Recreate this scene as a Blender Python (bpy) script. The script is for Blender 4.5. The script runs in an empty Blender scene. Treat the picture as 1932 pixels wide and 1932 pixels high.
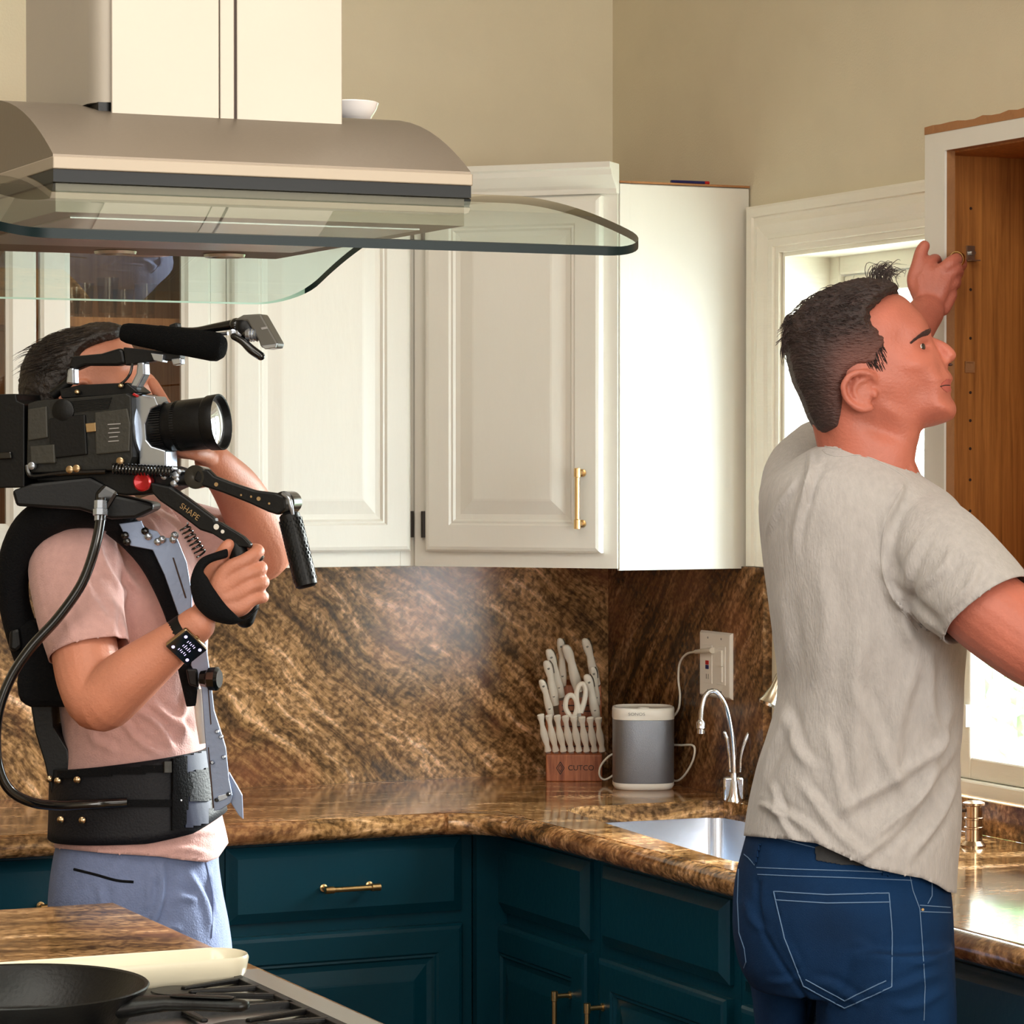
import bpy, bmesh, math, random
import numpy as np
from mathutils import Vector, Matrix, noise
random.seed(7); rng = np.random.default_rng(7)
S = bpy.context.scene
COL = S.collection
# ------------------------------------------------------------------ camera
FPX = 5726.0
CAMP = Vector((-2.921, -5.864, 1.58))
PITCH = math.atan(96 / FPX)
FW = Vector((.41602, .90936, 0)); FW.normalize()
RT = Vector((FW.y, -FW.x, 0)); UP = Vector((0, 0, 1))
CF = (FW * math.cos(PITCH) - UP * math.sin(PITCH)); CU = (UP * math.cos(PITCH) + FW * math.sin(PITCH))
cd = bpy.data.cameras.new('camera'); cam = bpy.data.objects.new('camera', cd); COL.objects.link(cam)
cd.sensor_width = 36; cd.lens = FPX / 1932 * 36; cd.clip_end = 200
cam.matrix_world = Matrix(((RT.x, CU.x, -CF.x, CAMP.x), (RT.y, CU.y, -CF.y, CAMP.y), (RT.z, CU.z, -CF.z, CAMP.z), (0, 0, 0, 1)))
S.camera = cam
# ------------------------------------------------------------------ light
S.view_settings.view_transform = 'Standard'; S.view_settings.look = 'None'
S.view_settings.gamma = 1; S.view_settings.exposure = 0.98; S.view_settings.use_curve_mapping = False
S.cycles.use_denoising = True
S.cycles.max_bounces = 10; S.cycles.glossy_bounces = 6; S.cycles.transmission_bounces = 10; S.cycles.transparent_max_bounces = 12
S.cycles.caustics_reflective = False; S.cycles.caustics_refractive = False; S.cycles.sample_clamp_indirect = 6
w = bpy.data.worlds.new('sky'); S.world = w; w.use_nodes = True
bg = w.node_tree.nodes['Background']; bg.inputs[0].default_value = (.86, .94, 1, 1); bg.inputs[1].default_value = 9
def sun(name, frm, to, strength, angle, col):
    l = bpy.data.lights.new(name, 'SUN'); l.energy = strength; l.angle = math.radians(angle); l.color = col
    o = bpy.data.objects.new(name, l); COL.objects.link(o); o.location = frm
    o.rotation_euler = (Vector(to) - Vector(frm)).to_track_quat('-Z', 'Y').to_euler(); return o
sun('sun', (4.0, -.10, 3.3), (-1.6, -1.6, 1.05), 14, 20, (1, .98, .94))
def area(name, loc, to, sx, sy, power, col):
    l = bpy.data.lights.new(name, 'AREA'); l.shape = 'RECTANGLE'; l.size = sx; l.size_y = sy; l.energy = power; l.color = col
    o = bpy.data.objects.new(name, l); COL.objects.link(o); o.location = loc
    o.rotation_euler = (Vector(to) - Vector(loc)).to_track_quat('-Z', 'Y').to_euler(); return o
area('left_fill_light', (-5.2, -6.2, 1.9), (-1.5, -1.2, 1.5), 2.6, 2.0, 24, (1, .97, .91))  # added area fill from the left; the wall there has no window
area('rear_fill_light', (-1.0, -7.0, 2.0), (-1.4, -1.5, 1.5), 2.2, 1.8, 66, (1, .97, .92))  # unseen fill behind the camera, put in to brighten the counter corner
area('overhead_fill_light', (-2.4, -3.4, 3.12), (-2.4, -3.3, 0), 2.0, 2.0, 30, (1, .95, .86))  # added overhead fill for walls and upper room, no fixture modelled
def portal(loc, to, sx, sy):
    o = area('daylight_portal', loc, to, sx, sy, 1, (1, 1, 1)); o.data.cycles.is_portal = True
#portal((.16, -1.195, 1.45), (-2, -1.195, 1.45), .92, 1.05)
# ------------------------------------------------------------------ pixel helpers (exact for this camera)
def ray(px, py):
    return CF + RT * ((px - 966) / FPX) - CU * ((py - 966) / FPX)
def at(px, py, D):
    r = ray(px, py); return CAMP + r * (D / (r.x * FW.x + r.y * FW.y))
def onx(px, py, x):
    r = ray(px, py); return CAMP + r * ((x - CAMP.x) / r.x)
def ony(px, py, y):
    r = ray(px, py); return CAMP + r * ((y - CAMP.y) / r.y)
def onz(px, py, z):
    r = ray(px, py); return CAMP + r * ((z - CAMP.z) / r.z)
def pxm(D): return D / FPX      # metres per pixel at depth D
# ------------------------------------------------------------------ materials
def lin(c):
    return tuple((v / 255 / 12.92 if v / 255 <= .04045 else ((v / 255 + .055) / 1.055) ** 2.4) for v in c) + (1,)
MATS = {}
def mat(name, rgb, rough=.5, metal=0, bump=0, bscale=80, var=0, vscale=6, coat=0, spec=.5, stretch=(1, 1, 1), sheen=0, emit=None, sss=0):
    if name in MATS: return MATS[name]
    m = bpy.data.materials.new(name); m.use_nodes = True; nt = m.node_tree; b = nt.nodes['Principled BSDF']
    c = lin(rgb); b.inputs['Base Color'].default_value = c; b.inputs['Roughness'].default_value = rough
    b.inputs['Metallic'].default_value = metal; b.inputs['Coat Weight'].default_value = coat; b.inputs['Coat Roughness'].default_value = .08
    b.inputs['Specular IOR Level'].default_value = spec
    if sheen: b.inputs['Sheen Weight'].default_value = sheen
    if sss:
        b.inputs['Subsurface Weight'].default_value = sss; b.inputs['Subsurface Radius'].default_value = (.012, .005, .003); b.inputs['Subsurface Scale'].default_value = 1
    if emit: b.inputs['Emission Color'].default_value = lin(emit[0]); b.inputs['Emission Strength'].default_value = emit[1]
    tc = nt.nodes.new('ShaderNodeTexCoord'); mp = nt.nodes.new('ShaderNodeMapping'); mp.inputs['Scale'].default_value = stretch
    nt.links.new(tc.outputs['Object'], mp.inputs[0])
    n2 = nt.nodes.new('ShaderNodeTexNoise'); n2.inputs['Scale'].default_value = vscale; n2.inputs['Detail'].default_value = 6
    nt.links.new(mp.outputs[0], n2.inputs['Vector'])
    r = nt.nodes.new('ShaderNodeValToRGB'); v = max(var, .03)
    r.color_ramp.elements[0].position = .3; r.color_ramp.elements[1].position = .7
    r.color_ramp.elements[0].color = tuple(x * (1 - v) for x in c[:3]) + (1,); r.color_ramp.elements[1].color = tuple(min(1, x * (1 + v)) for x in c[:3]) + (1,)
    nt.links.new(n2.outputs['Fac'], r.inputs[0]); nt.links.new(r.outputs[0], b.inputs['Base Color'])
    if bump:
        n = nt.nodes.new('ShaderNodeTexNoise'); n.inputs['Scale'].default_value = bscale; n.inputs['Detail'].default_value = 5
        nt.links.new(mp.outputs[0], n.inputs['Vector'])
        bp = nt.nodes.new('ShaderNodeBump'); bp.inputs['Strength'].default_value = bump; bp.inputs['Distance'].default_value = .004
        nt.links.new(n.outputs['Fac'], bp.inputs['Height']); nt.links.new(bp.outputs[0], b.inputs['Normal'])
    MATS[name] = m; return m
def granite(name, rot, tint=(1, 1, 1), rough=.12, bright=1.0):
    m = bpy.data.materials.new(name); m.use_nodes = True; nt = m.node_tree; N = nt.nodes; L = nt.links; b = N['Principled BSDF']
    tc = N.new('ShaderNodeTexCoord'); mp = N.new('ShaderNodeMapping'); mp.inputs['Rotation'].default_value = rot
    L.new(tc.outputs['Object'], mp.inputs[0])
    mp2 = N.new('ShaderNodeMapping'); mp2.inputs['Scale'].default_value = (1.5, 9, 13); 
    wn = N.new('ShaderNodeTexNoise'); wn.inputs['Scale'].default_value = 2.2; wn.inputs['Detail'].default_value = 3
    L.new(mp.outputs[0], wn.inputs['Vector'])
    add = N.new('ShaderNodeMixRGB'); add.blend_type = 'ADD'; add.inputs[0].default_value = .16
    L.new(mp.outputs[0], add.inputs[1]); L.new(wn.outputs['Color'], add.inputs[2]); L.new(add.outputs[0], mp2.inputs[0])
    n1 = N.new('ShaderNodeTexNoise'); n1.inputs['Scale'].default_value = 2.0; n1.inputs['Detail'].default_value = 9; n1.inputs['Roughness'].default_value = .72
    L.new(mp2.outputs[0], n1.inputs['Vector'])
    r1 = N.new('ShaderNodeValToRGB'); e = r1.color_ramp.elements
    cols = [(.30, (44, 30, 22)), (.42, (84, 62, 38)), (.50, (124, 94, 60)), (.58, (158, 124, 88)), (.68, (206, 176, 146))]
    e[0].position = cols[0][0]; e[1].position = cols[-1][0]
    for i, (p, c) in enumerate(cols):
        el = e[0] if i == 0 else (e[len(e) - 1] if i == len(cols) - 1 else e.new(p))
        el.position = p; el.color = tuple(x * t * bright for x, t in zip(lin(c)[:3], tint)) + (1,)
    L.new(n1.outputs['Fac'], r1.inputs[0])
    n3 = N.new('ShaderNodeTexNoise'); n3.inputs['Scale'].default_value = 95; n3.inputs['Detail'].default_value = 4; L.new(add.outputs[0], n3.inputs['Vector'])
    r3 = N.new('ShaderNodeValToRGB'); r3.color_ramp.elements[0].position = .38; r3.color_ramp.elements[1].position = .6
    r3.color_ramp.elements[0].color = (.38, .36, .33, 1); r3.color_ramp.elements[1].color = (1.25, 1.25, 1.25, 1)
    L.new(n3.outputs['Fac'], r3.inputs[0])
    mx = N.new('ShaderNodeMixRGB'); mx.blend_type = 'MULTIPLY'; mx.inputs[0].default_value = 1; L.new(r1.outputs[0], mx.inputs[1]); L.new(r3.outputs[0], mx.inputs[2])
    n4 = N.new('ShaderNodeTexNoise'); n4.inputs['Scale'].default_value = 3.4; n4.inputs['Detail'].default_value = 5; L.new(add.outputs[0], n4.inputs['Vector'])
    r4 = N.new('ShaderNodeValToRGB'); r4.color_ramp.elements[0].position = .52; r4.color_ramp.elements[1].position = .72; r4.color_ramp.elements[0].color = (0, 0, 0, 1)
    L.new(n4.outputs['Fac'], r4.inputs[0])
    m4 = N.new('ShaderNodeMath'); m4.operation = 'MULTIPLY'; m4.inputs[1].default_value = .28; L.new(r4.outputs[0], m4.inputs[0])
    mx2 = N.new('ShaderNodeMixRGB'); mx2.inputs[2].default_value = tuple(x * bright for x in lin((190, 120, 84))[:3]) + (1,); L.new(m4.outputs[0], mx2.inputs[0]); L.new(mx.outputs[0], mx2.inputs[1])
    L.new(mx2.outputs[0], b.inputs['Base Color']); b.inputs['Roughness'].default_value = rough; b.inputs['Specular IOR Level'].default_value = .45
    MATS[name] = m; return m
def wood(name, c1, c2, scale=(30, 30, 1.2), rough=.45):
    m = bpy.data.materials.new(name); m.use_nodes = True; nt = m.node_tree; N = nt.nodes; L = nt.links; b = N['Principled BSDF']
    tc = N.new('ShaderNodeTexCoord'); mp = N.new('ShaderNodeMapping'); mp.inputs['Scale'].default_value = scale; L.new(tc.outputs['Object'], mp.inputs[0])
    n = N.new('ShaderNodeTexNoise'); n.inputs['Scale'].default_value = 3; n.inputs['Detail'].default_value = 8; n.inputs['Roughness'].default_value = .65; n.inputs['Distortion'].default_value = .6
    L.new(mp.outputs[0], n.inputs['Vector']); r = N.new('ShaderNodeValToRGB'); r.color_ramp.elements[0].position = .3; r.color_ramp.elements[1].position = .68
    r.color_ramp.elements[0].color = lin(c1); r.color_ramp.elements[1].color = lin(c2)
    L.new(n.outputs['Fac'], r.inputs[0]); L.new(r.outputs[0], b.inputs['Base Color']); b.inputs['Roughness'].default_value = rough
    bp = N.new('ShaderNodeBump'); bp.inputs['Strength'].default_value = .25; bp.inputs['Distance'].default_value = .001; L.new(n.outputs['Fac'], bp.inputs['Height']); L.new(bp.outputs[0], b.inputs['Normal'])
    MATS[name] = m; return m
def glass(name, tint, rough=0.0, ior=1.5):
    # thin architectural glass: mostly transparent, Fresnel reflection on top
    m = bpy.data.materials.new(name); m.use_nodes = True; nt = m.node_tree; N = nt.nodes; L = nt.links
    N.remove(N['Principled BSDF']); out = N['Material Output']
    tr = N.new('ShaderNodeBsdfTransparent'); tr.inputs[0].default_value = tint + (1,)
    gl = N.new('ShaderNodeBsdfGlossy'); gl.inputs['Roughness'].default_value = rough; gl.inputs[0].default_value = (1, 1, 1, 1)
    fr = N.new('ShaderNodeFresnel'); fr.inputs[0].default_value = ior
    mx = N.new('ShaderNodeMixShader'); 
    ge = N.new('ShaderNodeNewGeometry'); sb = N.new('ShaderNodeMath'); sb.operation = 'SUBTRACT'; sb.inputs[0].default_value = 1; L.new(ge.outputs['Backfacing'], sb.inputs[1])
    fm = N.new('ShaderNodeMath'); fm.operation = 'MULTIPLY'; L.new(fr.outputs[0], fm.inputs[0]); L.new(sb.outputs[0], fm.inputs[1]); L.new(fm.outputs[0], mx.inputs[0]); L.new(tr.outputs[0], mx.inputs[1]); L.new(gl.outputs[0], mx.inputs[2]); L.new(mx.outputs[0], out.inputs[0])
    MATS[name] = m; return m
mat('wall_paint', (222, 212, 186), .85, bump=.15, bscale=220, var=.015)
mat('ceiling_paint', (238, 234, 224), .9)
mat('cabinet_white', (222, 219, 209), .38, bump=.12, bscale=60, stretch=(1, 1, .25), var=.012)
mat('trim_white', (242, 238, 224), .42, bump=.25, bscale=45, stretch=(.5, .5, 3), var=.03)
mat('teal_paint', (4, 56, 70), .34, spec=.35, bump=.12, bscale=70, var=.06)
mat('brass', (218, 184, 130), .28, 1, var=.05)
mat('nickel', (196, 184, 164), .25, 1)
mat('bronze_metal', (168, 140, 112), .22, 1)
mat('chrome', (225, 228, 232), .08, 1)
mat('steel', (188, 186, 182), .28, 1, bump=.05, bscale=300, stretch=(1, 1, 20))
mat('hood_steel', (112, 101, 88), .42, .7, bump=.03, bscale=200, var=.02)
mat('chimney_steel', (168, 160, 148), .5, .55, bump=.02, bscale=240, var=.02)
mat('lip_steel', (150, 138, 122), .5, .5); mat('dark_strip', (14, 17, 18), .4, spec=.2)
mat('sink_steel', (200, 206, 216), .25, 1)
mat('dark_hinge', (40, 32, 28), .5)
mat('black_plastic', (9, 10, 11), .42, bump=.1, bscale=200, spec=.28)
mat('black_gloss', (10, 11, 12), .18, coat=.4)
mat('black_fabric', (6, 7, 10), .85, bump=.5, bscale=320, spec=.2)
mat('black_foam', (6, 7, 8), .95, bump=.9, bscale=420, spec=.15)
mat('belt_navy', (9, 10, 18), .6, bump=.25, bscale=260, spec=.3)
mat('belt_panel', (40, 46, 70), .6, bump=.04, bscale=400)
mat('plate_blue', (128, 140, 164), .35, .5, bump=.08, bscale=150)
mat('camera_body', (28, 28, 25), .5, bump=.2, bscale=150, var=.3, vscale=25, spec=.35)
mat('camera_grey', (46, 45, 39), .5, bump=.2, bscale=150)
mat('silver', (176, 184, 196), .25, .9)
mat('grey_plastic', (88, 86, 80), .4)
mat('red_knob', (170, 14, 24), .25, .5, coat=.6)
mat('cast_iron', (10, 10, 11), .4, bump=.12, bscale=200, spec=.4)
mat('grate_iron', (10, 10, 12), .45, bump=.15, bscale=160, spec=.3)
mat('cream_ceramic', (232, 224, 200), .25, coat=.3, var=.02)
mat('white_ceramic', (240, 236, 236), .2, coat=.3)
mat('white_plastic', (238, 234, 224), .3)
mat('knife_white', (236, 230, 216), .28, var=.03, vscale=18)
mat('rivet', (120, 120, 112), .3, 1)
mat('speaker_grille', (140, 144, 152), .36, .7, bump=.25, bscale=900)
mat('print_dark', (52, 30, 20), .6)
mat('print_grey', (150, 148, 146), .5)
mat('watch_screen', (12, 12, 18), .1, coat=.6)
mat('watch_text', (190, 176, 225), .4, emit=((190, 176, 225), .9))
mat('gold_metal', (190, 165, 130), .25, 1)
mat('skin', (192, 126, 100), .5, bump=.22, bscale=240, var=.10, vscale=14, sss=.06)
mat('skin_backlit', (182, 105, 86), .5, bump=.22, bscale=240, var=.12, vscale=16, sss=.06)  # red tint of the backlight is put into this skin colour
mat('pink_shirt', (194, 152, 146), .9, bump=.35, bscale=380, var=.06, vscale=90, sheen=.2)
mat('grey_shirt', (172, 167, 164), .92, bump=.4, bscale=300, var=.07, vscale=120, sheen=.2, stretch=(1, 1, .35))
mat('denim', (8, 42, 78), .85, bump=.35, bscale=900, var=.35, spec=.2, vscale=7)
mat('denim_thread', (96, 124, 158), .8)
mat('shorts_blue', (108, 120, 154), .9, bump=.4, bscale=320, var=.08, vscale=70)
mat('leather_patch', (26, 26, 28), .6, bump=.4)
mat('lip', (176, 88, 78), .45); mat('eye_white', (220, 208, 200), .15, coat=.5); mat('iris', (36, 24, 18), .1, coat=.6)
mat('hair', (46, 32, 30), .55, bump=.9, bscale=130, var=.45, vscale=60, stretch=(1, 1, 3))
mat('hair_brown', (30, 21, 15), .55, bump=.9, bscale=130, var=.4, vscale=60)
mat('brow', (58, 34, 30), .7)
mat('raw_edge', (160, 112, 70), .8, bump=.5, bscale=90, var=.2)
mat('pipe_dark', (60, 44, 34), .5, .6)
mat('floor_wood_base', (122, 84, 54), .4)
mat('siding', (206, 212, 206), .8); mat('leaf_green', (150, 186, 136), .7, var=.5, vscale=3); mat('pale_concrete', (186, 188, 176), .9); mat('fence_wood', (128, 104, 84), .8)
mat('cord_white', (228, 222, 208), .4); mat('red_plastic', (190, 24, 24), .4); mat('navy_plastic', (24, 28, 92), .35)
mat('lens_blue', (225, 232, 240), .04, .85, coat=1)
wood('orange_wood', (140, 84, 36), (196, 130, 64)); wood('cabinet_interior', (168, 118, 72), (206, 156, 104))
wood('block_wood', (128, 66, 38), (190, 116, 74), (40, 40, 3)); wood('floor_wood', (98, 64, 40), (150, 104, 68), (3, 20, 20))
granite('granite_back', (0, math.radians(-38), math.radians(0)), rough=.2, bright=1.85)
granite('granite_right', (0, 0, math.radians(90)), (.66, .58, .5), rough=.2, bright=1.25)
granite('granite_top', (0, 0, math.radians(12)), (1.0, .93, .84), rough=.09, bright=1.6)
granite('granite_island', (0, 0, math.radians(10)), (.8, .72, .62), rough=.14)
glass('hood_glass', (.90, .965, .945), ior=1.36); glass('window_glass', (.97, 1, .99)); glass('door_glass', (.80, .76, .70)); glass('cup_glass', (.9, .9, .9), .02)
mat('glass_edge', (8, 26, 28), .35, spec=.15); mat('glass_edge_light', (176, 206, 192), .3)
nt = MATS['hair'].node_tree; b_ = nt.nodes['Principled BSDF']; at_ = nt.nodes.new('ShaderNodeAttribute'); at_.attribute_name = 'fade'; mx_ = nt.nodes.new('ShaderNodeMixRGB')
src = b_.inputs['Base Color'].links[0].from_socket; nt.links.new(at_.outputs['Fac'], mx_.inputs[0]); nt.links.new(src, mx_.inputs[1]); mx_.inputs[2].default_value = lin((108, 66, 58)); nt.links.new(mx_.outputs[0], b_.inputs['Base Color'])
# granite_right: make the stretch run diagonally on the y-z plane
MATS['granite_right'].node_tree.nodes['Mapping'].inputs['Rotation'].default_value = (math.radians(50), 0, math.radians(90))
# ------------------------------------------------------------------ mesh helpers
def new(): return bmesh.new()
def obj(name, bm, m, parent=None, smooth=False, bevel=0, bseg=2):
    me = bpy.data.meshes.new(name)
    bmesh.ops.recalc_face_normals(bm, faces=bm.faces)
    bm.to_mesh(me); bm.free(); me.materials.append(MATS[m] if isinstance(m, str) else m)
    o = bpy.data.objects.new(name, me); COL.objects.link(o)
    if parent: o.parent = parent
    if smooth:
        me.polygons.foreach_set('use_smooth', [True] * len(me.polygons))
        try: me.set_sharp_from_angle(angle=math.radians(42 if smooth is True else smooth))
        except Exception: pass
    if bevel:
        md = o.modifiers.new('bevel', 'BEVEL'); md.width = bevel; md.segments = bseg; md.limit_method = 'ANGLE'; md.angle_limit = math.radians(40)
    return o
def thing(name, label, cat, loc=(0, 0, 0), group=None):
    o = bpy.data.objects.new(name, None); COL.objects.link(o); o.empty_display_size = .05
    o.location = loc; o['label'] = label; o['category'] = cat
    if group: o['group'] = group
    bpy.context.view_layer.update()
    return o
def tag(o, label, cat, group=None):
    o['label'] = label; o['category'] = cat
    if group: o['group'] = group
    return o
def keep(o, parent):        # parent without moving the mesh (mesh data are in world coordinates)
    o.parent = parent; o.matrix_parent_inverse = Matrix.Translation(-Vector(parent.location)); return o
def part(name, bm, m, parent, label=None, **k):
    o = obj(name, bm, m, None, **k)
    p = parent; inv = Vector((0, 0, 0))
    while p is not None:
        if p.type == 'EMPTY': inv = Vector(p.location)
        p = p.parent
    o.parent = parent
    if parent.type == 'EMPTY': o.matrix_parent_inverse = Matrix.Translation(-Vector(parent.location))
    if label: o['label'] = label
    return o
def struct(name, bm, m, **k):
    o = obj(name, bm, m, **k); o['kind'] = 'structure'; return o
def box(bm, x0, x1, y0, y1, z0, z1):
    v = [bm.verts.new((x, y, z)) for x in (x0, x1) for y in (y0, y1) for z in (z0, z1)]
    for f in ((0, 1, 3, 2), (4, 6, 7, 5), (0, 4, 5, 1), (2, 3, 7, 6), (0, 2, 6, 4), (1, 5, 7, 3)): bm.faces.new([v[i] for i in f])
    return v
def obox(bm, c, ax, ay, az, hx, hy, hz):      # oriented box
    c = Vector(c); ax, ay, az = Vector(ax), Vector(ay), Vector(az)
    v = [bm.verts.new(c + ax * hx * i + ay * hy * j + az * hz * k) for i in (-1, 1) for j in (-1, 1) for k in (-1, 1)]
    for f in ((0, 1, 3, 2), (4, 6, 7, 5), (0, 4, 5, 1), (2, 3, 7, 6), (0, 2, 6, 4), (1, 5, 7, 3)): bm.faces.new([v[i] for i in f])
    return v
def frame_of(d):
    d = Vector(d).normalized(); a = Vector((0, 0, 1)) if abs(d.z) < .9 else Vector((1, 0, 0))
    u = d.cross(a).normalized(); return u, d.cross(u).normalized()
def rings(bm, rs, cap=True, closed=True):
    vr = [[bm.verts.new(p) for p in r] for r in rs]; n = len(vr[0])
    for a, b in zip(vr, vr[1:]):
        for i in range(n if closed else n - 1):
            bm.faces.new((a[i], a[(i + 1) % n], b[(i + 1) % n], b[i]))
    if cap and closed:
        bm.faces.new(vr[0][::-1]); bm.faces.new(vr[-1])
    return vr
def cyl(bm, p, q, r, r2=None, n=20):
    p, q = Vector(p), Vector(q); r2 = r if r2 is None else r2; u, v = frame_of(q - p)
    rings(bm, [[c + (u * math.cos(t) + v * math.sin(t)) * rr for t in [2 * math.pi * i / n for i in range(n)]] for c, rr in ((p, r), (q, r2))])
def lathe(bm, c, d, prof, n=32, squash=1, udir=None):      # prof: (along, radius)
    c = Vector(c); d = Vector(d).normalized(); u, v = frame_of(d)
    if udir is not None: u = (Vector(udir) - d * Vector(udir).dot(d)).normalized(); v = d.cross(u)
    rings(bm, [[c + d * a + (u * math.cos(t) + v * math.sin(t) * squash) * max(r, 1e-5) for t in [2 * math.pi * i / n for i in range(n)]] for a, r in prof])
def catmull(P, k):
    P = [np.array(p, float) for p in P]; out = []
    Q = [2 * P[0] - P[1]] + P + [2 * P[-1] - P[-2]]
    for i in range(1, len(Q) - 2):
        for j in range(k):
            t = j / k; a, b, c, d = Q[i - 1:i + 3]
            out.append(.5 * ((2 * b) + (-a + c) * t + (2 * a - 5 * b + 4 * c - d) * t * t + (-a + 3 * b - 3 * c + d) * t ** 3))
    out.append(P[-1]); return out
def tube(bm, pts, r, n=10, k=4, flat=1, fdir=None, round_ends=False):      # smooth tube; r scalar or per point
    rr = [r] * len(pts) if not isinstance(r, (list, tuple)) else list(r)
    C = catmull([list(p) + [q] for p, q in zip(pts, rr)], k) if len(pts) > 1 else pts
    if round_ends:
        a0, a1 = C[0], C[1]; b0, b1 = C[-1], C[-2]
        d0 = a0[:3] - a1[:3]; d0 /= np.linalg.norm(d0) + 1e-9; d1 = b0[:3] - b1[:3]; d1 /= np.linalg.norm(d1) + 1e-9
        pre = [np.append(a0[:3] + d0 * a0[3] * math.sin(t), a0[3] * math.cos(t)) for t in (1.45, 1.1, .75, .38)]
        post = [np.append(b0[:3] + d1 * b0[3] * math.sin(t), b0[3] * math.cos(t)) for t in (.38, .75, 1.1, 1.45)]
        C = pre + C + post
    u = None; rs = []
    for i, c in enumerate(C):
        a = Vector(C[max(0, i - 1)][:3]); b = Vector(C[min(len(C) - 1, i + 1)][:3]); d = (b - a)
        d = d.normalized() if d.length > 1e-9 else Vector((0, 0, 1))
        if u is None:
            u = frame_of(d)[0] if fdir is None else Vector(fdir)
        u = (u - d * u.dot(d)); u = u.normalized() if u.length > 1e-6 else frame_of(d)[0]
        v = d.cross(u); p = Vector(c[:3])
        rs.append([p + (u * math.cos(t) * flat + v * math.sin(t)) * max(c[3], 1e-4) for t in [2 * math.pi * j / n for j in range(n)]])
    rings(bm, rs)
def sphere(bm, c, rx, ry=None, rz=None, ax=None, n=16):
    ry = rx if ry is None else ry; rz = rx if rz is None else rz
    ax = ax or (Vector((1, 0, 0)), Vector((0, 1, 0)), Vector((0, 0, 1))); c = Vector(c)
    rings(bm, [[c + ax[0] * rx * math.cos(t) * math.cos(p) + ax[1] * ry * math.sin(t) * math.cos(p) + ax[2] * rz * math.sin(p) for t in [2 * math.pi * i / n for i in range(n)]]
               for p in [math.pi * (-.495 + .99 * j / (n // 2)) for j in range(n // 2 + 1)]])
def prism(bm, pts, off):      # planar polygon + offset vector
    off = Vector(off); a = [bm.verts.new(Vector(p)) for p in pts]; b = [bm.verts.new(Vector(p) + off) for p in pts]; n = len(a)
    bm.faces.new(a[::-1]); bm.faces.new(b)
    for i in range(n): bm.faces.new((a[i], a[(i + 1) % n], b[(i + 1) % n], b[i]))
def ppx(bm, pix, D, th, toward=None):      # prism from pixel outline at depth D (a plate standing across the view), thickness th away
    prism(bm, [at(x, y, D) for x, y in pix], (toward or FW) * th)
def text(s, size, loc, xdir, ydir, m, name, parent, depth=.0006, label=None, font_w=1.0):
    cu = bpy.data.curves.new(name, 'FONT'); cu.body = s; cu.size = size; cu.extrude = depth; cu.align_x = 'CENTER'; cu.align_y = 'CENTER'; cu.offset = 0
    o = bpy.data.objects.new(name, cu); COL.objects.link(o)
    dg = bpy.context.evaluated_depsgraph_get(); me = bpy.data.meshes.new_from_object(o.evaluated_get(dg)); bpy.data.objects.remove(o)
    X = Vector(xdir).normalized(); Y = Vector(ydir).normalized(); Z = X.cross(Y); loc = Vector(loc)
    for v in me.vertices: v.co = loc + X * v.co.x * font_w + Y * v.co.y + Z * v.co.z
    me.materials.clear(); me.materials.append(MATS[m]); o = bpy.data.objects.new(name, me); COL.objects.link(o)
    o.parent = parent
    if parent.type == 'EMPTY': o.matrix_parent_inverse = Matrix.Translation(-Vector(parent.location))
    if label: o['label'] = label
    return o
# ================================================================== SETTING
X0, Y0, ZC = -6.4, -8.2, 3.2
bm = new(); box(bm, X0, .15, Y0, .15, -.12, -.03); fl = struct('floor', bm, 'floor_wood_base')
k = 0
for i in range(24):                       # boards of the part of the floor near the counters
    y1 = -.56 - i * .125
    for j in range(3):
        xa = X0 + .6 + (i % 3) * .45 + j * 1.75; xb = min(xa + 1.745, -.52)
        if xb - xa < .1: continue
        bm = new(); box(bm, xa, xb, y1 - .122, y1, -.03, 0); part('plank', bm, 'floor_wood', fl)
bm = new(); box(bm, X0, .15, Y0, .15, ZC, ZC + .1); struct('ceiling', bm, 'ceiling_paint')
bm = new(); box(bm, X0, .15, 0, .15, -.03, ZC); struct('wall_back', bm, 'wall_paint')
WY0, WY1, WZ0, WZ1 = -1.66, -.74, .879, 1.985
bm = new(); box(bm, 0, .15, WY1, 0, -.03, ZC); box(bm, 0, .15, Y0, WY0, -.03, ZC); box(bm, 0, .15, WY0, WY1, WZ1, ZC); box(bm, 0, .15, WY0, WY1, -.03, WZ0)
struct('wall_right', bm, 'wall_paint')
bm = new(); box(bm, X0 - .15, X0, Y0, .15, -.03, ZC); struct('wall_left', bm, 'wall_paint')
bm = new(); box(bm, X0, .15, Y0 - .15, Y0, -.03, ZC); struct('wall_front', bm, 'wall_paint')
# granite backsplashes
bm = new(); box(bm, -3.2, 0, -.02, 0, .914, 1.40); tag(obj('backsplash', bm, 'granite_back'), 'streaked brown granite backsplash behind the long counter', 'backsplash')['kind'] = 'structure'
bm = new(); box(bm, -.02, 0, -.698, -.02, .914, 1.3725); box(bm, 0, .0975, WY1 - .012, WY1, .914, 1.372)
tag(obj('backsplash', bm, 'granite_right'), 'darker brown granite backsplash with the outlet beside the window', 'backsplash')['kind'] = 'structure'
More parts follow.
